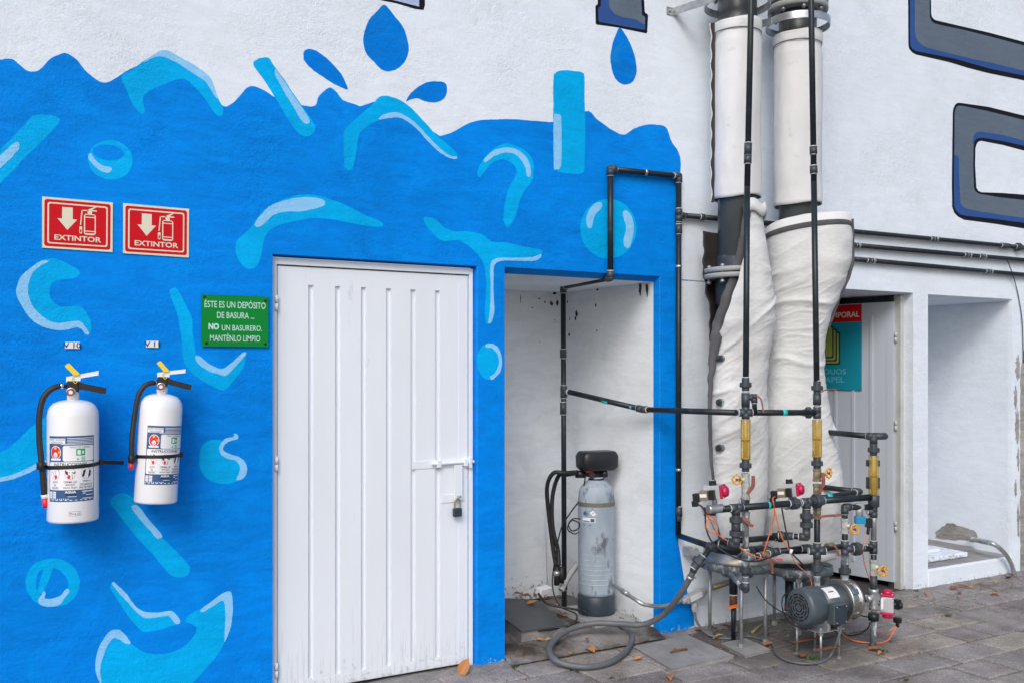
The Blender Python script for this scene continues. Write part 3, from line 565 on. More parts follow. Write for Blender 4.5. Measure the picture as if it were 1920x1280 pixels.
xa, xb = P(850, 900, yl).x, P(865, 900, yl).x; lt.b2((xa, yl - .016, P(857, 936, yl).z), (xb, yl - .010, zc - .008))
z2_ = P(850, 933, yl).z; lt.b2((P(828, 933, yl).x, yl, z2_ - .022), (P(871, 933, yl).x, yf - .0005, z2_ + .022))
xc = P(857.5, 928, yl).x; lt.tube([V((xc - .006, yl, z2_ + .014)), V((xc - .006, yl - .026, z2_ + .010)), V((xc + .006, yl - .026, z2_ + .010)), V((xc + .006, yl, z2_ + .014))], .0035, m=1, smoothpath=3)
lt.build('latch', [M['door'], M['dullsteel']], door, bevel=.0015)
pk = MB(); kx, ky, kz = P(858, 958, yl - .03).x, yl - .026, P(858, 968, yl - .03).z
root = thing('padlock', (kx, ky, kz), 'dark steel padlock hanging closed on the white door latch', 'padlock')
pk.b2((kx - .024, ky - .011, kz), (kx + .024, ky + .011, kz + .046)); pk.build('body', M['darkblue'], root, bevel=.006, bseg=3)
s_ = MB(); s_.tube([V((kx - .015, ky, kz + .04)), V((kx - .015, ky, kz + .075)), V((kx - .010, ky, kz + .088)), V((kx, ky, kz + .094)), V((kx + .010, ky, kz + .088)), V((kx + .015, ky, kz + .075)), V((kx + .015, ky, kz + .04))], .0045)
s_.build('shackle', M['brass'], root)

# --- grey door standing open in the second opening
def Pd(u, v, off=0.0): return PL(u, v, H_ + DNRM * off, DNRM)
d2 = MB(); L2 = .92; zb2, zt2 = .05, 2.055
for off in (0, -.03):
    a = H_ + DNRM * off; quad(d2, a + UP * zb2, a + DE * L2 + UP * zb2, a + DE * L2 + UP * zt2, a + UP * zt2)
for s0 in (0, L2): a = H_ + DE * s0; quad(d2, a + UP * zb2, a - DNRM * .03 + UP * zb2, a - DNRM * .03 + UP * zt2, a + UP * zt2)
a = H_; quad(d2, a + UP * zt2, a + DE * L2 + UP * zt2, a + DE * L2 - DNRM * .03 + UP * zt2, a - DNRM * .03 + UP * zt2); quad(d2, a + UP * zb2, a + DE * L2 + UP * zb2, a + DE * L2 - DNRM * .03 + UP * zb2, a - DNRM * .03 + UP * zb2)
RD = Matrix((DE, DNRM, UP)).transposed()
def onleaf(mb, sa, sb, za, zb_, t0, t1, m=0):
    c = H_ + DE * (sa + sb) / 2 + DNRM * (t0 + t1) / 2 + UP * (za + zb_) / 2; mb.box(c, (abs(sb - sa), abs(t1 - t0), abs(zb_ - za)), m, RD)
sof = lambda u: (Pd(u, 900) - H_).dot(DE)
for u in (1567, 1600, 1634): 
    s1 = sof(u); onleaf(d2, s1 - .010, s1 + .010, .16, 1.96, -.001, .009)
onleaf(d2, .003, sof(1663), zb2 + .002, zt2 - .002, .0005, .003); onleaf(d2, sof(1663) + .001, L2 - .003, zb2 + .002, .13, .0005, .003); onleaf(d2, sof(1663) + .001, L2 - .003, 1.98, zt2 - .002, .0005, .003)
door2 = d2.build('door', M['door2'], bld); door2['label'] = 'grey sheet metal door swung open into the storeroom'
f2 = MB(); f2.b2((5.806, .075, 0), (5.8435, .13, 2.10)); f2.b2((5.7925, .135, 0), (5.8435, .17, 2.10), 1)  # second bar is near-black, painting the shaded gap beside the post
f2.build('frame', [M['postgrey'], M['dark']], door2, bevel=.002)
for z in (1.80, 1.17, .45):
    h = MB(); c = H_ + V((.012, -.010, z)); h.cyl(c - UP * .035, c, .009); h.cyl(c + UP * .002, c + UP * .035, .009); h.b2(c + V((0, -.004, -.03)), c + V((.03, .0, -.002))); h.build('hinge', M['postgrey'], door2)

# ------------------------------------------------------------------ ground
g = MB(); quad(g, (-60, -60, -.020), (60, -60, -.020), (60, 60, -.020), (-60, 60, -.020)); tag(g.build('ground', M['earth']), None, None, kind='structure')
pv = MB(); PW, PH_, gp = .42, .236, .012
def paver(x0, y0, x1, y1, h, tx, ty):
    b = .008; top = []
    def zf(x, y): return h + tx * (x - (x0 + x1) / 2) + ty * (y - (y0 + y1) / 2)
    lo = [(x0, y0), (x1, y0), (x1, y1), (x0, y1)]; hi = [(x0 + b, y0 + b), (x1 - b, y0 + b), (x1 - b, y1 - b), (x0 + b, y1 - b)]
    vs = [(x, y, -.05) for x, y in lo] + [(x, y, zf(x, y) - .005) for x, y in lo] + [(x, y, zf(x, y)) for x, y in hi]
    pv.add(vs, [(0, 1, 5, 4), (1, 2, 6, 5), (2, 3, 7, 6), (3, 0, 4, 7), (4, 5, 9, 8), (5, 6, 10, 9), (6, 7, 11, 10), (7, 4, 8, 11), (8, 9, 10, 11)])
j = 0; y = -.035
while y > -5.2:
    x = -2.6 + (.5 if j % 2 else 0) * PW + random.uniform(-.05, .05)
    while x < 10:
        wd = PW * random.choice((1, 1, 1, 1, .62)) ; r = random.random()
        paver(x + gp * random.uniform(.3, 1.2), y - PH_ + gp * random.uniform(.3, 1.1), x + wd - gp * random.uniform(.3, 1.2), y - gp * random.uniform(.3, 1.1), random.uniform(-.003, .003) , random.uniform(-.008, .008), random.uniform(-.008, .008)); x += wd
    y -= PH_; j += 1
tag(pv.build('paving', M['paver']), None, None, kind='structure')
# mortar fillet and rubble along the foot of the wall, floors of the openings
ft = MB()
def rough(mb, x0, x1, y0, y1, zf, nx, ny, m=0, amp=.006, sc_=9):
    rows = []
    for jj in range(ny + 1):
        row = []
        for i in range(nx + 1):
            x = x0 + (x1 - x0) * i / nx; yy = y0 + (y1 - y0) * jj / ny
            row.append(V((x, yy, zf(x, yy) + amp * noise.fractal(V((x * sc_, yy * sc_, 3)), 1, 2, 4))))
        rows.append(row)
    mb.grid(rows, m)
sm = lambda t: max(0, min(1, t)) ** 2 * (3 - 2 * max(0, min(1, t)))
rough(ft, -3, 10, -.075, .02, lambda x, y: .0 + .014 * sm((y + .07) / .06) - .012 * sm((-.055 - y + .01 * noise.noise(V((x * 6, 0, 0)))) / .02), 260, 8)
ft.build('mortar_strip', M['conc']).update_tag(); ms = bpy.data.objects['mortar_strip']; tag(ms, None, None, kind='structure')
fl = MB()
rough(fl, A1[0] + .001, A1[1] - .012, -.085, 1.0, lambda x, y: .012 + .034 * sm((y + .07 - .02 * noise.noise(V((x * 5, 1, 0)))) / .12), 60, 60, 0, .007, 11)
quad(fl, (D1[0], -.02, .008), (D1[1], -.02, .008), (D1[1], .12, .008), (D1[0], .12, .008))
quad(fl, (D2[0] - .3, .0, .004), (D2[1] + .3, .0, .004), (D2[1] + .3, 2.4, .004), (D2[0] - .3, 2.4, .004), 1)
tag(fl.build('niche_floor', [M['floordirt'], M['floor_in']]), None, None, kind='structure')
# concrete step inside the right niche
st = MB(); st.b2((A2[0] - .002, -.004, -.02), (A2[1] + .0, .30, .138)); 
st2 = MB(); st2.b2((A2[0] + .03, .02, .138), (A2[1] - .012, .30, .146)); st2.b2((A2[0] + .001, .30, .0), (A2[1] - .012, 1.0, .16))
stp = thing('concrete_step', (6.5, .2, 0), 'white faced concrete step filling the foot of the right niche', 'step')
st.build('face', M['white'], stp, bevel=.012, bseg=3); st2.build('top', M['conc2'], stp, bevel=.004)
lid = MB(); lid.b2((6.03, .12, .150), (6.63, .66, .186)); lid.b2((6.02, .22, .188), (6.44, .66, .216))
lo = one(lid, 'box_lid', M['white'], (6.3, .4, .150), 'low white painted box lid lying at the back of the step', 'lid', bevel=.006)
# manhole cover, pad
mh = MB(); pts = [G(1191, 1216), G(1260, 1257), G(1375, 1234), G(1287, 1193)]
cz = cr(pts, 1)
mh.prism([p + UP * .012 for p in pts], (0, 0, -1), .05); one(mh, 'access_cover', M['conc2'], sum(pts, V()) / 4, 'smooth grey concrete access cover set in the paving before the blue pier', 'cover', bevel=.006)
hd = MB(); a, b = G(1257, 1222, .02), G(1288, 1216, .02); hd.tube([a, a.lerp(b, .35) + UP * .006, b], .0055, smoothpath=3); hd.sph(a.lerp(b, .28) + UP * .008, .009, m=0)
one(hd, 'lifting_bar', M['rust'], a, 'short rusty iron bar lying on the concrete access cover', 'iron bar')
mp_ = MB(); pts = [G(1352, 1208), G(1398, 1232), G(1444, 1220), G(1398, 1200)]; mp_.prism([p + UP * .010 for p in pts], (0, 0, -1), .05); one(mp_, 'footing_slab', M['conc2'], sum(pts, V()) / 4, 'small square concrete slab under the front leg of the left column', 'slab', bevel=.004)
# niche contents
ht = MB(); hc = [G(978, 1186, .115), G(1060, 1174, .115), G(1060, 1174, .115) + V((.12, .62, 0)), G(978, 1186, .115) + V((-.02, .66, 0))]
hc[0], hc[3] = V((2.715, .13, .115)), V((2.56, .75, .115)); hc[1] = V((2.985, .17, .115)); hc[2] = V((3.12, .78, .115))
hp = [G(934, 1152, .108), G(978, 1184, .108), G(1064, 1172, .108), G(1008, 1125, .108), G(944, 1122, .108)]
root = thing('hatch', (2.8, .4, .05), 'dark sheet metal hatch on a concrete curb on the left niche floor', 'hatch')
ht.prism([p + UP * .0 for p in hp], (0, 0, 1), .006); ht.build('lid', M['hatch'], root, bevel=.001)
cb = MB(); cen = sum(hp, V()) / 5; cb.prism([cen + (p - cen) * .965 - UP * .002 for p in hp], (0, 0, -1), .12); cb.build('curb', M['conc'], root, bevel=.004)
bd = MB(); zt_ = 1.58 - (940 - 690) * (5.45 / (CT - .0389 * ST)) / 1800
bd.box(V((2.96, .955, (zt_ + .06) / 2)), (.83, .012, zt_ - .06), 0, Matrix.Rotation(rad(-3), 3, 'X')); one(bd, 'board', M['niche'], (2.96, .95, .06), 'pale board leaning on the back wall of the left niche', 'board', bevel=.002)
pp_ = MB(); c = P(1019, 1106, .62); pp_.box(c, (.10, .05, .045), 0, Matrix.Rotation(.3, 3, 'Z') @ Matrix.Rotation(.25, 3, 'X')); one(pp_, 'paper_box', M['lwhite'], c - UP * .03, 'crumpled white paper box behind the dark hatch', 'paper', bevel=.006)

# ------------------------------------------------------------------ water softener in the niche
tc_ = V((P(1118, 900, .40).x, .40, .075)); k = mpp(V((tc_.x, .40, 1)))
root = thing('softener_tank', (tc_.x, tc_.y, .055), 'grey fibreglass softener tank with a black control head in the left niche', 'tank')
zz_ = lambda v: 1.58 - (v - 690) * k
b = MB(); R0 = 34 * k; z0 = .075
b.lathe(V((tc_.x, tc_.y, 0)), UP, [(zz_(1112), R0 * .95), (zz_(1105), R0 * .985), (zz_(1000), R0), (zz_(935), R0), (zz_(922), R0 * .97), (zz_(911), R0 * .86), (zz_(903), R0 * .66), (zz_(898), R0 * .42), (zz_(893), R0 * .36)], 0, 40)
for i in range(13): z = zz_(1090 - i * 9); b.lathe(V((tc_.x, tc_.y, z)), UP, [(-.004, R0 * .99), (-.001, R0 * 1.004), (.001, R0 * 1.004), (.004, R0 * .99)], 0, 40, False)
b.lathe(V((tc_.x, tc_.y, 0)), UP, [(zz_(946), R0 * 1.01), (zz_(938), R0 * 1.012)], 1, 40, False)
b.build('body', [M['tank'], M['olivedirt']], root)
b = MB(); b.lathe(V((tc_.x, tc_.y, 0)), UP, [(.075, R0 * .99), (.08, R0 * 1.03), (zz_(1114), R0 * 1.03), (zz_(1111), R0 * .96)], 0, 40); b.build('boot', M['darkblue'], root)
b = MB(); yy = tc_.y
fl_ = Flat(); fl_.rect(0, 0, .085, .028, 0, 1); fl_.rect(.055, .004, .080, .024, 1, 2); fl_.rect(.004, .004, .05, .010, 1, 2); fl_.poly([(.0, .055), (.02, .07), (.03, .05), (.012, .04)], 1, 1); fl_.poly([(.05, .06), (.07, .075), (.09, .05), (.07, .04)], 0, 1); fl_.poly([(.0, -.01), (.06, -.012), (.05, -.022), (.01, -.02)], 1, 1)
fn = lambda x, y, l: V((tc_.x, tc_.y, zz_(980) + .02 + y)) + (-FW * math.cos((x - .10) / R0) + RT * math.sin((x - .10) / R0)) * (R0 + .0012 * l)
fl_.to(b, fn); b.build('sticker', [M['paper'], M['navy']], root)
hx = MB(); hz0, hz1 = zz_(880), zz_(845); RH = Matrix.Rotation(rad(-8), 3, 'Z')
ctr = V((tc_.x + .005, tc_.y, 0)); rows = []
for z, s_x, s_y in ((hz0, .104, .062), (hz0 + .02, .122, .074), (hz1 - .03, .124, .076), (hz1 - .006, .112, .068), (hz1, .104, .060)):
    row = []
    for i in range(24):
        a = 2 * math.pi * (i + .5) / 24; ca, sa = math.cos(a), math.sin(a); e = .35
        row.append(ctr + UP * z + RH @ V((math.copysign(abs(ca) ** e, ca) * s_x, math.copysign(abs(sa) ** e, sa) * s_y, 0)))
    rows.append(row)
hx.grid(rows, 0, True, True); hx.add(rows[-1], [tuple(range(24))]); hx.add(rows[0], [tuple(range(24))[::-1]])
hx.build('control_head', M['black'], root)
vb = MB(); vb.lathe(V((tc_.x, tc_.y, 0)), UP, [(zz_(899), R0 * .45), (zz_(896), R0 * .45), (zz_(895), R0 * .34), (zz_(880), R0 * .34)], 0, 20)
c = V((tc_.x, tc_.y, zz_(888))); vb.cyl(c - RT * .10, c + RT * .07, .018); vb.cyl(c - RT * .13 , c - RT * .07, .024, m=0); vb.cyl(c - RT * .03 - FW * .05 , c - RT * .03 + FW * .02, .02); vb.box(c - RT * .045 - FW * .045 + UP * .025, (.05, .012, .02), 1); vb.cyl(c + RT * .05 - FW * .03 - UP * .005, c + RT * .05 + UP * .02, .018)
vb.build('valve_body', [M['black'], M['lred']], root)
sp_ = MB(); sp_.b2((tc_.x - .16, .18, .045), (tc_.x + .135, .62, .073)); one(sp_, 'tank_slab', M['ductgrey'], (tc_.x, .4, .045), 'thin pale slab under the grey softener tank', 'slab', bevel=.003)
hs = MB()
for pts, r in (([(1082, 884, .42), (1060, 886, .5), (1038, 886, .55), (1026, 910, .6), (1028, 955, .62), (1036, 1020, .62), (1042, 1060, .6)], 8), ([(1082, 886, .44), (1062, 889, .52), (1047, 892, .58), (1036, 930, .62), (1036, 985, .62), (1046, 1030, .6), (1048, 1060, .58)], 8)):
    q = [P(*p) for p in pts]; hs.tube(q, r * .5 * mpp(q[2]), seg=12)
q = P(1044, 1060, .60); hs.cyl(q - UP * .0, q - UP * .12, .019); hs.cyl(q - UP * .03, q - UP * .06, .024, m=1)
q2 = P(1053, 1062, .58); hs.cyl(q2, q2 - UP * .10, .016)
one(hs, 'brine_hoses', [M['rubber'], M['galv']], (P(1044, 1100, .6).x, .6, .06), 'pair of thick black hoses looping from the tank head to the niche floor', 'hose')
for pts, r, lab in (([(1098, 890, .36), (1090, 930, .45), (1070, 960, .5), (1052, 990, .55), (1040, 1050, .6), (1036, 1100, .6), (1050, 1135, .5), (1080, 1150, .4), (1076, 1168, .25), (1055, 1176, .15), (1010, 1182, .13)], .0045, 'thin black cable trailing from the tank over the dark hatch'),
                    ([(1088, 972, .35), (1074, 972, .36), (1066, 982, .37), (1072, 994, .36), (1084, 990, .35), (1086, 980, .34), (1072, 975, .34), (1064, 990, .36), (1076, 1000, .36), (1086, 996, .35)], .004, 'small coil of black wire at the left of the softener tank'),
                    ([(1010, 1112, .6), (1022, 1128, .5), (1045, 1136, .45), (1070, 1140, .4), (1100, 1146, .3)], .007, 'black cable lying across the back of the niche floor')):
    m_ = MB(); q = [P(*p) for p in pts]; m_.tube(q, r, seg=8); one(m_, 'cable', M['rubber'], q[-1], lab, 'cable')
m_ = MB(); q = [P(1084, 1055, .62), P(1066, 1080, .62), P(1052, 1106, .6)]; m_.tube(q, .020, seg=12); one(m_, 'drain_pipe', M['ductgrey'], q[-1], 'pale grey pipe slanting down behind the softener tank', 'pipe')

# ------------------------------------------------------------------ plumbing kit
PR = .0165
def ring(mb, p, d, r, m=1): d = V(d).normalized(); mb.cyl(p - d * .0018, p + d * .0018, r, m=m, seg=18)
def fit(mb, p, dirs, r=PR, L=None, m=0):
    L = L or r * 2.3; R = r * 1.30; mb.sph(p, R * 1.0, m=m)
    for d in dirs: d = V(d).normalized(); mb.cyl(p, p + d * L, R, m=m, seg=18); ring(mb, p + d * (L + .002), d, r * 1.16)
def run(mb, pts, r=PR, ends=True):
    pts = [V(p) for p in pts]
    for a, b in zip(pts, pts[1:]): mb.cyl(a, b, r, seg=16)
def elbowed(parent, pts, r=PR, name='pipe', el=True, mats=None):
    mb = MB(); run(mb, pts, r); o = mb.build(name, mats or [M['pvc'], M['glue']], parent)
    if el:
        for i in range(1, len(pts) - 1):
            e = MB(); fit(e, V(pts[i]), [V(pts[i - 1]) - V(pts[i]), V(pts[i + 1]) - V(pts[i])], r); e.build('elbow', [M['pvc2'], M['glue']], parent)
    return o
def coupling(parent, p, d, r=PR, L=.055, k=1.25, name='coupling', m='pvc2'):
    e = MB(); d = V(d).normalized(); p = V(p); e.cyl(p - d * L / 2, p + d * L / 2, r * k, seg=18); ring(e, p - d * (L / 2 + .002), d, r * 1.12); ring(e, p + d * (L / 2 + .002), d, r * 1.12); return e.build(name, [M[m], M['glue']], parent)
def union(parent, p, d, r=PR, s=1.0):
    e = MB(); d = V(d).normalized(); p = V(p); h = r * s
    e.lathe(p, d, [(-h * 2.1, r * 1.2), (-h * 1.0, r * 1.25), (-h * .95, r * 1.85), (-h * .8, r * 1.95), (h * .45, r * 1.95), (h * .6, r * 1.8), (h * .62, r * 1.3), (h * 2.1, r * 1.22)], 0, 12, smooth=False)
    ring(e, p - d * h * 2.25, d, r * 1.1); ring(e, p + d * h * 2.25, d, r * 1.1); return e.build('union', [M['pvc2'], M['glue']], parent)
def tee(parent, p, dirs, r=PR, L=None, m='pvc2'):
    e = MB(); fit(e, V(p), dirs, r, L); return e.build('tee', [M[m], M['glue']], parent)
def clampring(parent, p, d, r=PR):
    e = MB(); d = V(d).normalized(); p = V(p); e.cyl(p - d * .008, p + d * .008, r * 1.2, seg=18); e.cyl(p, p + EY * .028, .006); return e.build('clip', M['galv'], parent)
def handwheel(parent, c, n, R):
    e = MB(); n = V(n).normalized(); b, c2 = orth(n); pts = []
    for i in range(48):
        a = 2 * math.pi * i / 48; rr = R * (1 + .10 * math.cos(8 * a)); pts.append(c + (b * math.cos(a) + c2 * math.sin(a)) * rr)
    e.tube(pts, R * .17, seg=8, smoothpath=0, closed=True)
    for i in range(4):
        a = math.pi / 4 * (2 * i + 1); e.cyl(c, c + (b * math.cos(a) + c2 * math.sin(a)) * R * .95, R * .12, seg=8)
    e.cyl(c - n * R * .25, c + n * R * .2, R * .30, m=1, seg=12)
    return e.build('handwheel', [M['yellow'], M['rust']], parent)
def gate(parent, p, wd, d=UP, R=.025, L=.075, m='palev', wl=.055):
    e = MB(); d = V(d); wd = V(wd).normalized(); p = V(p)
    e.lathe(p, d, [(-L / 2, .020), (-L / 2, .023), (-L / 2 + .014, .023), (-L / 2 + .016, .019), (-.008, .021), (.008, .021), (L / 2 - .016, .019), (L / 2 - .014, .023), (L / 2, .023)], 0, 8, smooth=False)
    e.cyl(p, p + wd * .030, .015, m=0, seg=10); e.cyl(p + wd * .03, p + wd * wl, .005, m=1)
    o = e.build('gate_valve', [M[m], M['brass']], parent); return o
def lever(parent, pts, wd=.013, t=.004, n=None, m='lever'):
    e = MB(); pts = cr([V(p) for p in pts], 4, False); n = V(n).normalized() if n else -FW
    rows = []
    for i, p in enumerate(pts):
        tt = (pts[min(i + 1, len(pts) - 1)] - pts[max(i - 1, 0)]).normalized(); s = tt.cross(n).normalized() * wd / 2; nn = s.cross(tt).normalized() * t
        rows.append([p + s + nn, p - s + nn, p - s - nn, p + s - nn])
    e.grid(rows, 0, False, True); e.add(rows[0], [(0, 1, 2, 3)]); e.add(rows[-1], [(3, 2, 1, 0)])
    return e.build('lever', M[m], parent, bevel=.0015)
def ballvalve(parent, p, d, L=.06, r=.019, m='palev'):
    e = MB(); e.lathe(V(p), d, [(-L / 2, r), (-L / 2, r * 1.2), (-L / 4, r * 1.2), (-L / 4, r), (0, r * 1.15), (L / 4, r), (L / 4, r * 1.2), (L / 2, r * 1.2), (L / 2, r)], 0, 8, smooth=False); return e.build('ball_valve', [M[m]], parent)
def rotameter(parent, p0, p1, r=.026):
    d = (p1 - p0).normalized(); L = (p1 - p0).length
    t = MB(); t.lathe(p0, d, [(0, r * .95), (.002, r), (L - .002, r), (L, r * .95)], 0, 16); fm = t.build('flow_meter', [M['amber']], parent)
    c = MB(); c.cyl(p0 + d * .006, p1 - d * .006, r * .36, m=0, seg=12); c.cyl(p0 + d * L * .45, p0 + d * L * .5, r * .5, m=1, seg=12); c.build('scale_tube', [M['amberc'], M['black']], fm)
    return fm
def pole(u_, v_, y_): return P(u_, v_, y_)

# ------------------------------------------------------------------ pipes fixed to the walls
y_ = -.030
wp = thing('wall_pipe', P(1272, 1000, y_), 'dark plastic pipe looping from the blue wall through the niche to its floor', 'pipe')
nA = P(1272, 1003, y_); nB = P(1276, 331, y_); nC = P(1144.5, 317, y_); nD = V((nC.x, y_, P(1142, 521, y_).z)); nE = P(1056, 541, .62); nE = V((nE.x, .62, nD.z)); nF = V((nE.x + .008, .62, .055))
nB = V((nA.x + .003, y_, nB.z)); nC = V((nC.x, y_, nC.z))
elbowed(wp, [nA, nB, nC, nD, nE, nF])
for v in (404,): tee(wp, V((nB.x, y_, P(1273, v, y_).z)), [UP, -UP, EX])
for v in (430, 958): coupling(wp, V((nB.x, y_, P(1273, v, y_).z)), UP)
for v in (500, 880): clampring(wp, V((nB.x, y_, P(1273, v, y_).z)), UP)
tt = MB(); tz = P(1272, 960, y_).z; tt.cyl(V((nB.x, y_, tz - .05)), V((nB.x, y_, tz + .03)), PR * 1.15); tt.build('silver_tape', M['steel'], wp)
clampring(wp, nB.lerp(nC, .5), EX)
zq = lambda v: 1.58 - (v - 690) * mpp(V((nE.x, .62, 1)))
coupling(wp, V((nE.x, .62, zq(663))), UP); coupling(wp, V((nE.x, .62, zq(765))), UP, L=.075); coupling(wp, V((nF.x, .62, zq(1096))), UP, L=.06)
TN = V((nE.x + .004, .62, zq(734))); tee(wp, TN, [UP, -UP, -EY + EX * .2])
sp = thing('supply_pipe', P(1205, 767, .05), 'dark plastic pipe bending out of the niche toward the canvas columns', 'pipe')
def ya(u): return -.62 - .157 * (u - 1340) / 298
nG = P(1205, 767, .05); nH = P(1391, 773, ya(1391)); nI = P(1523, 773, ya(1523))
elbowed(sp, [TN + EX * .012 - EY * .04, nG, nH - RT * .03])
d = (nG - TN).normalized()
for t_, l_ in ((.55, .022), (.87, .006)): c = MB(); q = TN.lerp(nG, t_); c.cyl(q - d * l_, q + d * l_, PR * 1.03); c.build('painted_mark', M['cyanmark'], sp)
for (u0, v0, u1, v1, nm_, cl) in ((1286, 404.5, 1884, 461, 'upper', (1747,)), (1570, 457, 1990, 494, 'middle', (1600, 1810, 1838)), (1560, 482, 1990, 522, 'lower', (1628, 1850))):
    o = thing('wall_run_pipe', P((u0 + u1) / 2, (v0 + v1) / 2, y_), {'upper': 'topmost of the three dark pipes running along the white wall', 'middle': 'middle one of the three dark pipes along the white wall', 'lower': 'lowest of the three dark pipes running above the grey door'}[nm_], 'pipe', 'dark pipes along the white wall')
    a, b = P(u0, v0, y_), P(u1, v1, y_); elbowed(o, [a, b])
    for u in cl: t = (P(u, 500, y_).x - a.x) / (b.x - a.x); coupling(o, a.lerp(b, t), b - a, L=.035, k=1.15); clampring(o, a.lerp(b, t) + EX * .05, b - a)
    if nm_ == 'upper':
        coupling(o, b + EX * .0, b - a, L=.10); union(o, b + (b - a).normalized() * .17, b - a); elbowed(o, [b, b + (b - a).normalized() * 1.2])
        coupling(o, a.lerp(b, .04), b - a, L=.03)
cw = MB(); cw.tube([P(1888, 486, -.045), P(1897, 510, -.045), P(1906, 540, -.012), P(1913, 575, -.01), P(1917, 610, -.01), P(1919, 680, -.01)], .0035, seg=6); one(cw, 'cable', M['black'], P(1919, 680, -.01), 'thin dark cable dropping from the wall pipes at the far right', 'cable')

# ------------------------------------------------------------------ the two columns
C1 = V((3.92, -.285, 0)); C2 = V((4.41, -.285, 0))
def column(c, lab, rz, vtop, flz):
    root = thing('column', (c.x, c.y, 0), lab, 'column', 'tall pipe columns before the wall')
    kk = mpp(V((c.x, c.y, 1))); zv = lambda v: 1.58 - (v - 690) * kk
    b = MB(); b.lathe(c, UP, [(.42, .112), (5.5, .112)], 0, 40); b.build('tube', M['duct'], root)
    if flz:
        b = MB(); b.lathe(c, UP, [(flz - .16, .126), (flz - .02, .126), (flz + .02, .118), (flz + .10, .118), (flz + .12, .113)], 1, 40)
        for dz in (0, .034): b.lathe(c + UP * (flz + dz), UP, [(-.014, .186), (-.012, .190), (.012, .190), (.014, .186)], 0, 48)
        for i in range(8):
            a = i * math.pi / 4 + .3; q = c + V((math.cos(a) * .165, math.sin(a) * .165, flz)); b.cyl(q - UP * .045, q + UP * .065, .008, m=2, seg=8); b.cyl(q - UP * .042, q - UP * .026, .015, m=2, seg=6); b.cyl(q + UP * .05, q + UP * .062, .014, m=2, seg=6)
        b.build('flange', [M['ductgrey'], M['pvc2'], M['galv']], root)
    # top flange and strap, steel bracket to the wall
    zt = rz
    b = MB()
    for dz in (0, .05): b.lathe(c + UP * (zt + .09 + dz), UP, [(-.018, .172), (-.016, .178), (.016, .178), (.018, .172)], 0, 48)
    for i in range(8):
        a = i * math.pi / 4 + .2; q = c + V((math.cos(a) * .155, math.sin(a) * .155, zt + .115)); b.cyl(q - UP * .07, q + UP * .07, .008, m=1, seg=8); b.cyl(q - UP * .062, q - UP * .046, .014, m=1, seg=6)
    b.build('flange', [M['ductgrey'], M['galv']], root)
    b = MB(); prof = []
    for i in range(49):
        a = 2 * math.pi * i / 48; prof.append(a)
    rows = [[c + V((math.cos(a) * r, math.sin(a) * r, zt + z)) for a in prof[:-1]] for r, z in ((.190, -.022), (.190, .022), (.184, .022), (.184, -.022), (.190, -.022))]
    b.grid(rows, 0, True, True)
    for sx in (-1, 1):
        a = c + V((sx * .187, .03, zt)); e_ = V((c.x + sx * .245, -.004, zt)); b.box((a + e_) / 2, (.006, (e_ - a).length, .045), 0, Matrix.Rotation(math.atan2(-(e_ - a).x, (e_ - a).y), 3, 'Z')); b.box(e_ + V((sx * .02, 0, 0)), (.06, .006, .045)); b.cyl(e_ + V((sx * .025, -.018, 0)), e_ + V((sx * .025, 0, 0)), .011, seg=6)
    b.build('strap', M['galv'], root, bevel=.001)
    # foot: steel hoop, ring plate, threaded legs
    zf = .42 if c is C1 else .345
    b = MB(); b.lathe(c, UP, [(zf, .185), (zf, .206), (zf + .045, .206), (zf + .047, .19)], 0, 56); b.lathe(c, UP, [(zf - .045, .09), (zf, .10)], 0, 32); b.build('base_plate', M['streak'], root)
    if c is C1:
        b = MB(); b.lathe(c, UP, [(zf + .047, .200), (zf + .047, .204), (zf + .055, .204), (zf + .055, .196)], 1, 56, False); b.lathe(c, UP, [(zf + .055, .198), (zf + .055, .195), (zf + .108, .190), (zf + .108, .194), (zf + .055, .198)], 0, 56, False); b.build('hoop', [M['steel'], M['brass']], root)
    for dx, dy in (((-.105, -.145), (.085, -.14), (-.085, .14), (.115, .145)) if c is C1 else ((-.11, -.11), (.10, -.13), (-.07, .125), (.13, .13))):
        b = MB(); q = c + V((dx, dy, 0)); b.cyl(q, q + UP * zf, .0105, m=0, seg=12); b.cyl(q, q + UP * .028, .018, m=0, seg=6, smooth=False); b.cyl(q + UP * (zf - .035), q + UP * (zf - .003), .018, m=0, seg=6, smooth=False); b.build('leg', M['dullsteel'], root)
    if c is C2: b = MB(); q = c + V((-.05, .02, 0)); b.cyl(q + UP * .12, q + UP * .32, .026); b.cyl(q + UP * .11, q + UP * .15, .030, m=1); b.build('outlet', [M['pvc'], M['rust']], root)
    return root
col1 = column(C1, 'left pipe column with its canvas sleeve open, grey flange bare', 3.70, 0, 2.11)
col2 = column(C2, 'right pipe column, nearer the grey door, fully wrapped in canvas', 3.665, 0, None)
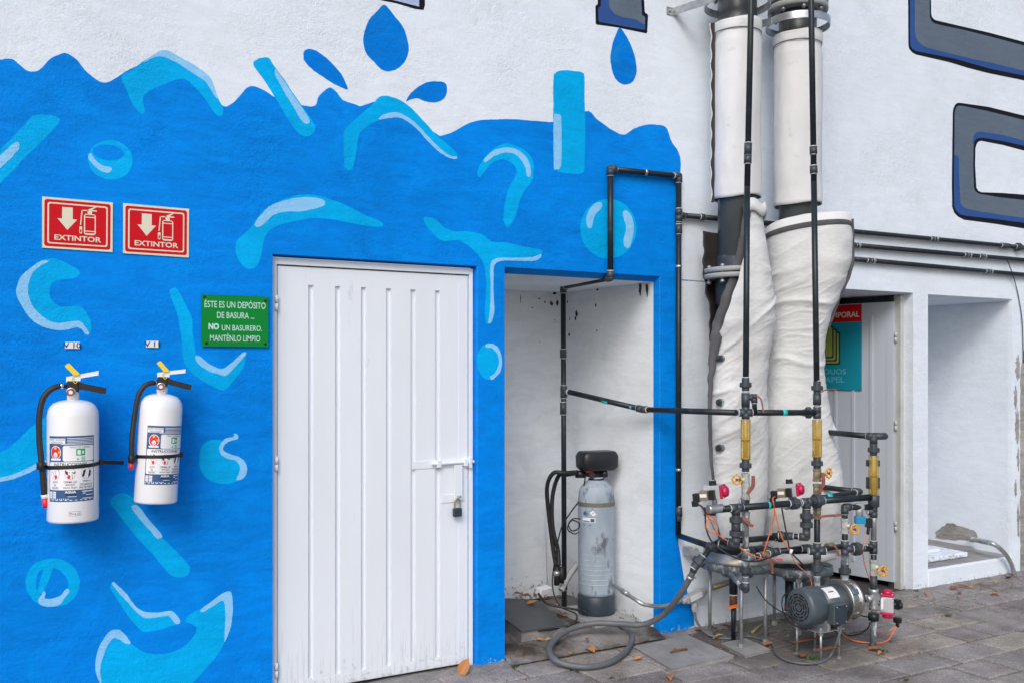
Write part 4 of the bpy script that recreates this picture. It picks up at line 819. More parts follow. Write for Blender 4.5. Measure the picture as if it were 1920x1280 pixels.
def wrap(c, name, lab, z0, z1, r, m, seam):
    root = thing(name, (c.x, c.y, z0), lab, 'cover', 'canvas sleeves round the columns'); b = MB(); rows = []
    for j in range(61):
        z = z0 + (z1 - z0) * j / 60; row = []
        for i in range(72):
            a = 2 * math.pi * i / 72; nx = noise.noise(V((math.cos(a) * 2, math.sin(a) * 2, z * 2.2 + c.x))) * .006 + noise.noise(V((math.cos(a) * 5, math.sin(a) * 5, z * 8 + c.x))) * .0022 + noise.noise(V((a * .8, z * 14 + c.x, 4))) * .0022
            rr = r + nx + (.004 * math.sin(a * 2 + 1) if j in (0, 60) else 0)
            if j >= 54: rr += -.005 if j < 57 else .002
            row.append(c + V((math.cos(a) * rr, math.sin(a) * rr, z + (.008 * math.sin(a + 2) + .004 * math.sin(3 * a) if j in (0, 60) else 0))))
        rows.append(row)
    b.grid(rows, 0, True, True); b.build('sleeve', M[m], root, thick=.005)
    if seam:
        e = MB(); rows = []
        for j in range(81):
            z = z0 - .02 + (z1 - z0 + .02) * j / 80; wob = .004 * math.sin(z * 55) + .005 * noise.noise(V((z * 6, 0, 0)))
            d = -RT * 1.0; q = c + d * (r + .001) + UP * z; rows.append([q - FW * .02, q + d * (.014 + wob) - FW * .016, q + d * (.016 + wob) - FW * .006, q + FW * .01])
        e.grid(rows, 0, True); e.build('zip', M['zip'], root)
        e = MB(); e.tube([c - RT * (r + .019 + .004 * math.sin((z0 - .02 + (z1 - z0 + .02) * j / 80) * 55) + .005 * noise.noise(V(((z0 - .02 + (z1 - z0 + .02) * j / 80) * 6, 0, 0)))) + UP * (z0 - .02 + (z1 - z0 + .02) * j / 80) - FW * .004 for j in range(81)], .0035, seg=6, smoothpath=0); e.build('piping', M['fabric'], root)
    e = MB()
    for zz2 in (z1 - .065 * 1,): e.lathe(c, UP, [(zz2 - .003, r + .004), (zz2, r + .0055), (zz2 + .003, r + .004)], 0, 60, False)
    e.build('stitching', M['trim'], root)
wrap(C1, 'canvas_sleeve', 'clean white canvas sleeve round the upper left column', 2.565, 3.585, .134, 'fabric2', True)
wrap(C2, 'canvas_sleeve', 'grey smudged white canvas sleeve round the upper right column', 2.565, 3.60, .139, 'fabric2', False)

def interp(tab, v):
    for a, b in zip(tab, tab[1:]):
        if a[0] <= v <= b[0]:
            t = (v - a[0]) / (b[0] - a[0]); t = t * t * (3 - 2 * t) * .5 + t * .5; return [a[i] + (b[i] - a[i]) * t for i in range(1, len(a))]
    return list(tab[0][1:]) if v < tab[0][0] else list(tab[-1][1:])
def fold(t, z, sd_, k):
    x = -t * .19; al, ac = x + z * .45, z - x * .55        # creases climb to the right
    w1 = noise.noise(V((al * 2.2, ac * 1.6, sd_ + 9)))
    n = noise.noise(V((al * 1.2, ac * 4.4 + w1 * .8, sd_))); r1 = max(0, 1 - abs(n) * 4.2) ** 2
    n2 = noise.noise(V((al * 3.4 + 5, ac * 13 + w1 * 2, sd_ + 7))); r2 = max(0, 1 - abs(n2) * 3.6) ** 2
    n4 = noise.noise(V((x * 5, z * 17 + w1 * 3, sd_ + 4))) * max(0, noise.noise(V((x * 3, z * 2.2, sd_ + 1))))
    n3 = noise.noise(V((x * 4, z * 1.6, sd_ + 3)))
    g_ = .35 + .65 * max(0, min(1, .5 + 1.6 * noise.noise(V((x * 3.1, z * 1.9, sd_ + 20)))))
    n5 = noise.noise(V((al * 7, ac * 26 + w1 * 3, sd_ + 31))); r3 = max(0, 1 - abs(n5) * 3.2) ** 2
    return k * (g_ * (.015 * r1 + .0042 * r2 + .0016 * r3) + .012 * n4 + .007 * n3)
def drape(c, root, tab, tlo, thi, vtop, vbot, sd_, nt_=190, nz_=300, closed=False, topf=None, amp=None, part='canvas', mt='fabric'):
    kk = mpp(V((c.x, c.y, 1))); u0 = 960 + (c - V((0, -D, 0))).dot(RT) / kk; b = MB(); rows = []
    for j in range(nz_ + 1):
        v = vtop + (vbot - vtop) * j / nz_; cx_, a_, dd = interp(tab, v); z = 1.58 - (v - 690) * kk; row = []
        for i in range(nt_ if closed else nt_ + 1):
            f = i / nt_; lo_ = tlo(v) if callable(tlo) else tlo; t = lo_ + (thi - lo_) * f
            A = a_ * kk; B = dd; w_ = fold(t, z, sd_, amp(v) if amp else 1)
            q = c + RT * ((cx_ - u0) * kk) + RT * math.cos(t) * (A + w_) - FW * math.sin(t) * (B + w_)
            zz3 = z + (topf(t) * (1 - j / nz_) ** 2 if topf else 0); row.append(V((q.x, q.y, zz3)))
        rows.append(row)
    b.grid(rows, 0, True, closed); o = b.build(part, M[mt], root, thick=.005); return rows
amp = lambda v: .22 + 1.05 * sm((v - 470) / 120) * (1 - .55 * sm((v - 820) / 120))
# right cover
r2 = thing('canvas_cover', (C2.x, C2.y, .55), 'creased cream canvas cover bulging to the right round the right column', 'cover', 'canvas covers round the lower columns')
T2 = [(405, 1510, 72, .20), (430, 1514, 77, .205), (460, 1516, 78.5, .21), (500, 1516, 76, .21), (530, 1513, 70, .20), (560, 1508, 62, .185), (600, 1500, 54, .17), (640, 1494, 50.5, .16), (680, 1490, 51, .16), (720, 1490, 54, .165), (760, 1493, 57.5, .17), (800, 1497, 61.5, .175), (850, 1502, 66, .18), (900, 1506, 70, .185), (950, 1509, 72.5, .19), (1000, 1510, 73, .19), (1022, 1510, 73, .19)]
rw = drape(C2, r2, T2, 0, 2 * math.pi, 432, 1022, 2.0, closed=True, topf=lambda t: .022 * math.sin(t) + .030 * math.cos(t) - .0, amp=amp, nt_=220)
def band(root, rows, j0, j1, off, name, mt, sl=None):
    b = MB(); R = []
    for j in range(j0, j1 + 1):
        row = rows[j]; n = len(row); cen = sum(row, V()) / n; R.append([p + ((p - cen) * V((1, 1, 0))).normalized() * off if True else p for p in row])
    b.grid(R, 0, True, True); b.build(name, M[mt], root, thick=.003)
e = MB(); top = rw[0]; n = len(top); cen = sum(top, V()) / n
rows = []
for h, o in ((.006, .006), (.0, .011), (-.022, .010), (-.026, .007)): rows.append([p + (V((p.x - cen.x, p.y - cen.y, 0))).normalized() * o + UP * (h + .0) for p in top])
for h, o in ((.045, .004), (.055, -.008), (.05, -.03)): rows.insert(0, [p + (V((p.x - cen.x, p.y - cen.y, 0))).normalized() * o + UP * (h + .006 * noise.noise(p * 9)) for p in top])
e.grid(rows, 0, True, True); e.m = [0 if f < n * 3 else 1 for f in range(len(e.f))]; e.build('collar', [M['fabric2'], M['trim']], r2)
# dark seam flap along the right of the cover
kk2 = mpp(V((C2.x, C2.y, 1))); u02 = 960 + (C2 - V((0, -D, 0))).dot(RT) / kk2
def seam(root, c, pts, wpx, name, yo, mt='trim', wob=0, rg_=.012):
    kk = mpp(V((c.x, c.y, 1))); e = MB(); rows = []; q = cr([V((a, b, wd)) for (a, b), wd in zip(pts, wpx)], 6, False)
    for i, p in enumerate(q):
        v_ = c + FW * yo; 
        def wpt(u, v, dy=0): k3 = mpp(V((c.x, c.y, 1))) ; u0_ = 960 + (c - V((0, -D, 0))).dot(RT) / k3; return V((c.x, c.y, 0)) + RT * ((u - u0_) * k3) - FW * (yo + dy) + UP * (1.58 - (v - 690) * k3)
        wv = wob * noise.noise(V((p.y * .06, 0, 0))); rows.append([wpt(p.x - p.z / 2 + wv, p.y, 0), wpt(p.x + wv, p.y, rg_), wpt(p.x + p.z / 2 + wv, p.y, rg_ / 2 + .002)])
    e.grid(rows, 0, True); return e.build(name, M[mt], root, thick=.004)
seam(r2, C2, [(1590, 412), (1593, 430), (1594, 455), (1594, 485), (1591, 508), (1579, 538), (1567, 565), (1558, 592), (1551, 616)], [13, 10, 8, 8, 8, 8, 8, 6, 4], 'zip_flap', .03, wob=1.5, rg_=.004)
# hem rolled round the foot
hm = MB(); pts = []
for i in range(40):
    a = 2 * math.pi * i / 40; pts.append(C2 + RT * (.212 * math.cos(a) - .004) - FW * .195 * math.sin(a) + UP * (.462 + .012 * math.cos(a) + .006 * noise.noise(V((math.cos(a) * 3, math.sin(a) * 3, 0)))))
hm.tube(pts, lambda t: .030 + .004 * noise.noise(V((t * 20, 0, 0))), seg=12, smoothpath=0, closed=True); hm.build('hem', M['fabric'], r2)
# left cover: an open sleeve
r1 = thing('canvas_cover', (C1.x, C1.y, .55), 'cream canvas cover hanging unzipped from the left column', 'cover', 'canvas covers round the lower columns')
E1 = [(395, 1389, 1425), (430, 1384, 1430), (470, 1378, 1436), (520, 1366, 1442), (560, 1352, 1447), (600, 1340, 1447), (640, 1330, 1444), (680, 1323, 1438), (720, 1322, 1435), (800, 1323, 1436), (850, 1326, 1437), (900, 1330, 1437), (960, 1335, 1434), (1016, 1346, 1428)]
T1 = []
for v, l, r in E1:
    a_ = max(r - 1381, 45) if v < 640 else (r - l) / 2 + 1; cx_ = r - a_; T1.append((v, cx_, a_, a_ * .00312 * (1.0 if v < 440 else 1.12 if v < 660 else .98)))
def tl(v):
    l, r = interp(E1, v)[:2]; cx_, a_, _ = interp(T1, v); return math.acos(max(-.97, min(.97, (l + 4 - cx_) / a_)))
drape(C1, r1, T1, tl, -1.9, 396, 1016, 11.0, amp=amp, topf=lambda t: -.03 * (t - .6) * .6)
sm_pts = [(1389, 392), (1387, 418), (1382, 454), (1375, 490), (1369, 516), (1353, 560), (1338, 606), (1331, 641), (1326, 675), (1322, 720), (1321, 770), (1323, 850), (1331, 930)]
seam(r1, C1, sm_pts, [13, 14, 15, 17, 18, 20, 21, 20, 15, 9, 7, 6, 3], 'zip_flap', .150, wob=2.5, rg_=.003)
e = MB(); kk1 = mpp(C1 + UP)
tp = []
for i in range(21):
    t = 1.45 - i * 2.6 / 20; tp.append(C1 + RT * (math.cos(t) * .149 + .004) - FW * math.sin(t) * .149 + UP * (1.58 - (402 - 690) * kk1 + .012 * math.sin(i * .9) - .0 + .02 * (1 - i / 20)))
rows = [[p + UP * h + (V((p.x - C1.x, p.y - C1.y, 0))).normalized() * o for p in tp] for h, o in ((.035, -.004), (.04, .004), (.0, .012), (-.03, .010))]
e.grid(rows, 0, True); e.build('collar', M['fabric2'], r1, thick=.006)
e = MB(); rows = []
for j in range(50):
    v = 432 + (640 - 432) * j / 49; z = 1.58 - (v - 690) * kk1; f = sm(j / 4) if j < 25 else (1 if v < 470 else max(.25, 1 - (v - 470) / 110) if v < 552 else .6)
    row = []
    for i in range(10):
        g_ = i / 9; wob = 5 * noise.noise(V((v * .05, 0, 2))); edge = 1316 + wob + (0 if v < 520 else min(12, (v - 520) * .2)); uu = edge + (1352 - edge) * g_; yo = -.02 - .10 * math.sin(g_ * 1.5)
        row.append(V((C1.x, C1.y, 0)) + RT * ((uu - 1378) * kk1) - FW * yo + UP * z)
    rows.append(row)
e.grid(rows, 0, True); e.build('back_flap', M['zip'], r1, thick=.006)
for u, v in ((1336, 672), (1335, 752), (1334, 835)):
    q = V((C1.x, C1.y, 0)) + RT * ((u - 1379) * kk1) - FW * .155 + UP * (1.58 - (v - 690) * kk1); d = (-RT * .75 - FW * .65)
    e = MB(); d.normalize(); e.cyl(q - d * .06, q - d * .002, .021, seg=16); e.cyl(q - d * .0, q + d * .012, .019, seg=8, m=1); e.cyl(q + d * .012, q + d * .024, .011, seg=4, m=1); e.build('drain_plug', [M['streak'], M['pvc2']], col1)

# ------------------------------------------------------------------ front pipe assembly
pw = thing('pipework', (3.95, -.68, 0), 'grey pipe assembly with amber flow meters and hand valves before the columns', 'pipework')
def colpts(tab): return [P(u, v, y) for u, v, y in tab]
# left riser
Y1 = ya(1397)
X1 = P(1398, 900, Y1).x
def S1(v): return V((X1, Y1, P(1398, v, Y1).z))
q0 = P(1414, -260, Y1 + .03)
elbowed(pw, [q0, P(1401, 350, Y1), S1(775)], PR * .98, el=False)
d1 = (P(1401, 350, Y1) - q0)
coupling(pw, q0.lerp(P(1401, 350, Y1), .886), d1, L=.062); coupling(pw, q0.lerp(P(1401, 350, Y1), .918), d1, L=.045)
union(pw, S1(720), UP); coupling(pw, S1(749), UP, L=.075, k=1.35); tee(pw, S1(773), [UP, -UP, -RT, RT], L=.034)
b_ = ballvalve(pw, S1(745) + RT * .045, UP, L=.04, r=.014, m='pvc2'); elbowed(pw, [S1(745) + RT * .01, S1(744) + RT * .045, S1(773) + RT * .05], PR * .8); lever(b_, [S1(741) + RT * .035 - FW * .03, S1(744) + RT * .065 - FW * .03, S1(752) + RT * .078 - FW * .03, S1(772) + RT * .088 - FW * .03], .008, .002, m='lever')
rotameter(pw, S1(861), S1(786)); union(pw, S1(871), UP)
g1 = gate(pw, S1(899), -RT * .95 - FW * .3, L=.07); handwheel(g1, S1(898) - RT * .050 - FW * .016, -RT * .35 - FW * .95, .024)
b1 = ballvalve(pw, S1(920), UP, L=.085); lever(b1, [S1(922) + RT * .006 - FW * .026, S1(912) + RT * .026 - FW * .034, S1(905) + RT * .031 - FW * .036, S1(890) + RT * .032 - FW * .036], .019)
tee(pw, S1(941), [UP, -UP, -RT], L=.03)
elbowed(pw, [S1(930), S1(1045)], PR, name='pipe', mats=[M['streak'], M['glue']])
b1 = ballvalve(pw, S1(969), UP, L=.06, m='galv'); lever(b1, [S1(966) - RT * .03 - FW * .026, S1(972) - RT * .012 - FW * .032, S1(980) + RT * .01 - FW * .032, S1(984) + RT * .032 - FW * .03], .017)
tee(pw, S1(1045), [UP, -UP, RT * .8 + FW * .25], L=.045, m='streak'); union(pw, S1(1067), UP)
elbowed(pw, [S1(1060), S1(1104), S1(1104) - RT * .05 + UP * .05 + FW * .15], PR * .95, mats=[M['streak'], M['glue']])
# right riser
Y2 = ya(1532); X2 = P(1532, 900, Y2).x
def S2(v): return V((X2, Y2, P(1532, v, Y2).z))
q0 = P(1517, -260, Y2 + .04); q1 = P(1526, 340, Y2)
elbowed(pw, [q0, q1, S2(775)], PR * .98, el=False)
for t in (.905, .965): coupling(pw, q0.lerp(q1, t), q1 - q0, L=.042)
union(pw, S2(726), UP); coupling(pw, S2(748), UP, L=.06, k=1.35); tee(pw, S2(773), [UP, -UP, -RT], L=.032)
rotameter(pw, S2(857), S2(786)); union(pw, S2(867), UP)
g2 = gate(pw, S2(890), RT * .9 + FW * .1, L=.07, m='brass'); handwheel(g2, S2(886) + RT * .062 - FW * .01, RT * .55 - FW * .8, .025)
b2_ = ballvalve(pw, S2(918), UP, L=.07, m='brass'); lever(b2_, [S2(921) + RT * .006 - FW * .026, S2(910) + RT * .018 - FW * .034, S2(902) + RT * .024 - FW * .036, S2(884) + RT * .020 - FW * .036], .019)
elbowed(pw, [S2(925), S2(1105)]); b3 = ballvalve(pw, S2(961), UP, L=.065, m='brass')
lever(b3, [S2(967) - FW * .03, S2(965) + RT * .03 - FW * .036, S2(964) + RT * .08 - FW * .03, S2(963) + RT * .125 - FW * .03], .013)
tee(pw, S2(1032), [UP, -UP, RT, -RT], L=.045); union(pw, S2(1063), UP, s=1.3); elbowed(pw, [S2(1075), S2(1103)], PR * 1.05, mats=[M['streak'], M['glue']])
# link between the risers and its mark
elbowed(pw, [S1(773), S2(773)]); union(pw, S2(773) - RT * .045, RT)
c = MB(); a, b = S1(773), S2(773); d = (b - a).normalized(); q = a.lerp(b, .53); c.cyl(q - d * .014, q + d * .014, PR * 1.03); c.build('painted_mark', M['cyanmark'], pw)
# front manifold
def Mn(u): return P(u, 953 - (u - 1361) * .0835, ya(u) - .035)
mA, mB = Mn(1352), V((P(1638, 931, -.777).x, -.777, P(1638, 931, -.777).z)); elbowed(pw, [mA, Mn(1540), mB], PR * 1.12, el=False)
MD = (Mn(1500) - mA).normalized()
tee(pw, Mn(1380), [MD, -MD, -UP], PR * 1.1, .036); union(pw, Mn(1489), MD, PR * 1.1, .8); tee(pw, Mn(1512), [MD, -MD, -UP], PR * 1.1, .034); union(pw, Mn(1532), MD, PR * 1.25, .9); tee(pw, S2(936), [UP, -UP, -FW], L=.03)
c = MB(); q = Mn(1441); c.cyl(q - MD * .006, q + MD * .006, PR * 1.15); q = Mn(1556) + UP * .012; c.build('painted_mark', M['cyanmark'], pw)
for (u, y0_, nn) in ((1380, 0, (973, 998)), (1512, 0, (966, 982))):
    q = Mn(u); f = lambda v: V((q.x, q.y, 1.58 - (v - 690) * mpp(q)))
    vend = 1020 if u == 1380 else 1006
    if u == 1380: elbowed(pw, [q, f(vend), f(vend) - RT * .06 + FW * .07])
    else: elbowed(pw, [q, f(vend), f(vend) - RT * .10 + FW * .04, f(vend + 1) - RT * .17 + FW * .06])
    for v in nn: union(pw, f(v), UP, PR * 1.08, 1.0)
    e = MB(); e.cyl(f(nn[0]), f(nn[1]), PR * 1.5, seg=12); e.build('check_valve', M['pvc2'], pw)
# rear manifold under the canvas
W0 = V((nA.x, -.03, nA.z)); w1 = P(1334, 1024, -.50); w2 = P(1350, 1017, -.55); 
elbowed(pw, [nA, w1 + RT * 0, P(1352, 1015, -.53), P(1462, 1006, ya(1462) + .10), P(1480, 1003, ya(1480) + .03)])
union(pw, P(1464, 1005, ya(1462) + .10), RT)
elbowed(pw, [P(1345, 1019, -.56), P(1362, 1022, -.60), P(1384, 1022, ya(1384) + .03)])
elbowed(pw, [S1(1045), P(1428, 1041, -.60), P(1448, 1034, -.58), P(1515, 1026, -.66), S2(1030)])
b4 = ballvalve(pw, P(1431, 1040, -.605), EX, L=.055, m='brass'); lever(b4, [P(1438, 1038, -.66), P(1444, 1046, -.67), P(1447, 1060, -.67), P(1448, 1074, -.67)], .014)
b5 = ballvalve(pw, P(1556, 1024, -.70), EX, L=.05, m='brass'); lever(b5, [P(1562, 1020, -.75), P(1569, 1028, -.76), P(1573, 1042, -.76)], .010)
elbowed(pw, [S2(1030), P(1575, 1024, -.70)], PR * .95)
lever(b4, [P(1452, 1050, -.66), P(1458, 1048, -.66), P(1466, 1049, -.66)], .010, .005, m='pink')
elbowed(pw, [P(1365, 1028, -.45), P(1400, 1033, -.47), P(1430, 1028, -.45)], PR * 1.2)
# hose end: union, clamp
dH = (P(1300, 1068, -.46) - w1).normalized()
elbowed(pw, [w1, P(1301, 1067, -.46)], PR * .9); union(pw, P(1309, 1053, -.47), dH, PR * 1.15)
# return branch at the back of the manifold
y3 = -.66
elbowed(pw, [S2(934) , P(1611, 921, -.70), P(1611, 921, -.70) + V((-.08, .22, .01))], PR * .95)
c = MB(); a = S2(934); b = P(1611, 921, -.70); d = (b - a).normalized(); q = a.lerp(b, .27); c.cyl(q - d * .02, q + d * .02, PR * .98); c.build('painted_mark', M['cyanmark'], pw)
# right hand standpipe
Y3 = -.777; X3 = P(1638, 900, Y3).x
def S3(v): return V((X3, Y3, P(1638, v, Y3).z))
elbowed(pw, [S3(815) + V((-.03, .36, .0)), S3(818), S3(830)]); 
e = MB(); e.cyl(S3(817), S3(817) + RT * .062, PR * 1.2); e.sph(S3(817) + RT * .062, PR * 1.2); e.build('end_cap', [M['pvc2'], M['glue']], pw)
union(pw, S3(842), UP); fm = rotameter(pw, S3(927), S3(854), .027)
for v in (868, 905): e = MB(); e.box(S3(v) + FW * .012, (.070, .03, .036 if v == 868 else .065), 0, Matrix.Rotation(-TH, 3, 'Z')); e.build('bracket', M['pvc'], pw, bevel=.002)
e = MB(); e.lathe(S3(938), UP, [(-.034, .026), (-.032, .031), (.0, .031), (.030, .033), (.032, .026)], 0, 20); e.build('coupling', M['pvc2'], pw)
elbowed(pw, [S3(944), S3(1010)], mats=[M['galv'], M['glue']]); tee(pw, S3(958), [UP, -UP, -RT], L=.034); elbowed(pw, [S3(1010), S3(1130)])
tee(pw, S3(1025), [UP, -UP, -RT], L=.036); elbowed(pw, [S3(960), S3(962)], PR * 1.1)
g3 = gate(pw, S3(1062), RT * .8 - FW * .5, L=.085); handwheel(g3, S3(1067) + RT * .040 - FW * .035, -FW * .95 + RT * .2, .027)
coupling(pw, S3(1092), UP, L=.085, k=1.22)
e = MB(); e.lathe(S3(1122), UP, [(-.062, .022), (-.06, .026), (-.045, .026), (-.03, .022), (0, .030), (.03, .022), (.04, .027), (.058, .027)], 0, 12); e.cyl(S3(1120), S3(1120) + EX * .04, .022); e.cyl(S3(1120) - EX * .06, S3(1120), .020); e.build('ball_valve', M['galv'], pw)
e = MB(); e.lathe(S3(1155), UP, [(-.020, .030), (.020, .030)], 0, 16); e.build('coupling', M['pvc'], pw)
elbowed(pw, [S3(1150), V((X3, Y3, 0))], PR * 1.05, mats=[M['streak'], M['glue']])
# discharge riser over the pump
Y4 = -.755; X4 = P(1584, 1000, Y4).x
def S4(v): return V((X4, Y4, P(1584, v, Y4).z))
elbowed(pw, [S3(950) - RT * .0, S4(950), S4(1092)], PR * .98); 
g4 = gate(pw, S4(985), RT * .8 - FW * .4, L=.085); handwheel(g4, S4(990) + RT * .045 - FW * .03, -FW * .95 + RT * .15, .025)
tee(pw, S4(1028), [UP, -UP, RT], L=.045); elbowed(pw, [S4(1028), S3(1028)]); union(pw, S4(1028) + (S3(1028) - S4(1028)) * .42, EX, PR * 1.2)
b6 = ballvalve(pw, S4(1048), UP, L=.05, m='streak'); union(pw, S4(1068), UP, PR * 1.05); ballvalve(pw, S4(1085), UP, L=.05, m='galv')
e = MB(); q = (S3(950) + S4(950)) / 2; e.box(q + UP * .004, (.05, .03, .032), 1, Matrix.Rotation(-TH, 3, 'Z')); e.cyl(q - UP * .01, q - UP * .05, .022, seg=6, m=1); e.box(q - UP * .07 - FW * .01, (.055, .04, .042), 0, Matrix.Rotation(-TH, 3, 'Z')); e.box(q + RT * .045 - UP * .085 - FW * .02, (.034, .03, .05), 2, Matrix.Rotation(-TH, 3, 'Z')); e.cyl(q + RT * .045 - UP * .11 - FW * .02, q + RT * .04 - UP * .15 - FW * .02, .009, m=2)
e.build('solenoid_valve', [M['blueplast'], M['galv'], M['black']], pw, bevel=.002)
e = MB(); e.tube([P(1537, 737, ya(1532) - .03), P(1546, 731, ya(1532) - .05), P(1558, 729.5, ya(1532) - .05), P(1569, 729.5, ya(1532) - .05)], .0035, seg=6); e.build('handle', M['lever'], pw)

# actuators
def actuator(c, ax, up, s, lab, solen=True):
    ax = V(ax).normalized(); up = V(up); up = (up - ax * up.dot(ax)).normalized(); sd_ = ax.cross(up).normalized(); R = Matrix((ax, sd_, up)).transposed()
    root = thing('valve_actuator', c, lab, 'actuator', 'crimson capped valve actuators'); W = lambda x, y, z: c + R @ (V((x, y, z)) * s)
    b = MB(); b.box(W(0, 0, 0), (.085 * s, .066 * s, .070 * s), 0, R); b.box(W(0, -.033, -.012), (.07 * s, .006 * s, .018 * s), 0, R); b.build('housing', M['silver'], root, bevel=.004)
    for sx in (-1, 1) if not solen else (1,):
        b = MB(); b.box(W(sx * .050, 0, 0), (.014 * s, .070 * s, .070 * s), 0, R); q = W(sx * .057, 0, 0); b.lathe(q, ax * sx, [(0, .030 * s), (.014 * s, .029 * s), (.020 * s, .024 * s), (.022 * s, .012 * s)], 0, 20)
        for y in (-.027, .027):
            for z in (-.027, .027): b.cyl(W(sx * .057, y, z), W(sx * .063, y, z), .005 * s, m=1, seg=8)
        b.build('end_cap', [M['red'], M['chrome']], root, bevel=.003)
    b = MB(); b.cyl(W(0, 0, .031), W(0, 0, .045), .020 * s, m=0, seg=16); b.box(W(0, 0, .052), (.034 * s, .018 * s, .014 * s), 0, R); b.box(W(0, 0, .0595), (.022 * s, .004 * s, .002 * s), 1, R); b.build('indicator', [M['black'], M['glue']], root, bevel=.002)
    b = MB(); b.cyl(W(0, 0, -.031), W(0, 0, -.062), .014 * s, seg=12); b.build('stem', M['galv'], root)
    if solen:
        b = MB(); b.box(W(-.03, .056, -.010), (.046 * s, .045 * s, .05 * s), 0, R); b.box(W(-.03, .0795, -.008), (.036 * s, .002 * s, .018 * s), 1, R); b.box(W(.008, .045, -.01), (.026 * s, .03 * s, .05 * s), 2, R); b.build('solenoid', [M['brass'], M['paper'], M['black']], root, bevel=.002)
        b = MB(); b.box(W(-.075, .056, -.02), (.035 * s, .036 * s, .045 * s), 0, R); b.box(W(-.085, .062, -.05), (.03 * s, .03 * s, .03 * s), 0, R); b.build('connector', M['black'], root, bevel=.003)
    return root, W
aA, WA = actuator(P(1338, 921, ya(1340) - .02), RT * .86 - FW * .52 + UP * .10, UP + RT * -.1, 1.0, 'crimson capped valve actuator at the left end of the pipework')
aB, WB = actuator(P(1481, 917, -.62), RT * .86 - FW * .52 + UP * .08, UP + RT * -.08, .98, 'crimson capped valve actuator between the two canvas covers')
cA = P(1664, 1131, -.80); aC, WC = actuator(cA, UP * 1.0, RT * .85 - FW * .45, 1.02, 'crimson capped valve actuator standing upright beside the pump inlet', False)
for root, q, d in ((aA, P(1341, 953, ya(1340) - .03), MD), (aB, P(1484, 946, -.62), MD)):
    e = MB(); e.lathe(q, d, [(-.045, .018), (-.043, .024), (-.03, .024), (-.02, .022), (0, .027), (.02, .022), (.03, .024), (.043, .024)], 0, 14); e.build('valve_body', M['galv'], root)
e = MB(); q = cA + RT * .045 - FW * .03; e.box(q + UP * .005, (.03, .03, .055), 0); e.lathe(q - FW * .012, RT, [(0, .02), (.02, .018)], 0, 14); e.box(q - UP * .085 + RT * .0, (.034, .034, .03), 0); e.cyl(q - UP * .09, q - UP * .125, .010); e.build('connector', M['black'], aC, bevel=.002)
e = MB(); q = P(1654, 1131, -.838); e.box(q, (.012, .002, .06), 0, Matrix.Rotation(-TH, 3, 'Z')); e.build('data_plate', M['paper'], aC)
e = MB(); q = P(1330, 958, -.58); fit(e, q, [-RT, RT], PR * 1.05, .03); e.build('elbow', [M['pvc2'], M['glue']], pw)

# ------------------------------------------------------------------ pump
py, pz = -.75, .287; PX = lambda u: P(u, 1130, py).x
pm = thing('pump', (4.12, py, 0), 'grey electric pump with a stainless head on thin threaded legs', 'pump')
xf = 3.93
b = MB(); b.lathe(V((xf, py, pz)), EX, [(0, .050), (.001, .090), (.010, .100), (.022, .103), (.115, .103), (.118, .100)], 0, 48); b.build('fan_cover', M['motor'], pm)
e = MB()  # black arcs laid on the cover stand in for shade inside its slots
for rr, n_, ph in ((.022, 4, 0), (.038, 6, .3), (.054, 8, .1), (.070, 10, .4)):
    for i in range(n_):
        a0 = ph + 2 * math.pi * i / n_; a1 = a0 + 2 * math.pi / n_ * .78; pts0 = []; pts1 = []
        for s in range(7):
            a = a0 + (a1 - a0) * s / 6; pts0.append(V((xf - .0022 , py + math.cos(a) * (rr - .0035), pz + math.sin(a) * (rr - .0035)))); pts1.append(V((xf - .0022, py + math.cos(a) * (rr + .0035), pz + math.sin(a) * (rr + .0035))))
        e.grid([pts0, pts1], 0, False)
e.build('fan_grille', M['slot'], pm)
b = MB(); b.lathe(V((xf + .118, py, pz)), EX, [(0, .094), (.17, .094), (.172, .085)], 0, 48); 
b.build('motor', M['motor'], pm)
b = MB(); 
fl3 = Flat(); [fl3.rect(0, .0094 * i, .085, .0094 * (i + 1), 0, 2) for i in range(8)]; fl3.rect(.02, .034, .06, .042, 1, 3)
fl3.to(b, lambda x, y, l: V((xf + .14 + x, py + math.cos(math.pi / 2 + .25 + y / .094) * (.094 + .001 * l), pz + math.sin(math.pi / 2 + .25 + y / .094) * (.094 + .001 * l)))); b.build('data_plate', [M['paper'], M['brass']], pm)
b = MB(); jx = xf + .125; b.b2((jx, py - .135, pz - .085), (jx + .095, py - .075, pz + .025)); b.build('terminal_box', M['motor'], pm, bevel=.005)
b = MB(); b.b2((jx + .004, py - .141, pz - .080), (jx + .091, py - .1352, pz + .020)); 
for a_, z_ in ((.012, .012), (.083, .012), (.012, -.072), (.083, -.072)): b.cyl(V((jx + a_, py - .1412, pz + z_)), V((jx + a_, py - .145, pz + z_)), .005, m=1, seg=8)
b.build('cover_plate', [M['darkblue'], M['chrome']], pm, bevel=.001)
b = MB(); xh = xf + .29; b.lathe(V((xh, py, pz)), EX, [(0, .088), (.004, .118), (.012, .120), (.020, .118), (.024, .104), (.075, .100), (.080, .112), (.092, .116), (.098, .112), (.102, .06)], 0, 48)
for i in range(10):
    a = 2 * math.pi * i / 10; q = V((xh + .050, py + math.cos(a) * .100, pz + math.sin(a) * .100)); b.box(q, (.046, .030, .030), 0, Matrix.Rotation(a, 3, 'X'))
b.build('pump_head', M['steel'], pm, bevel=.004)
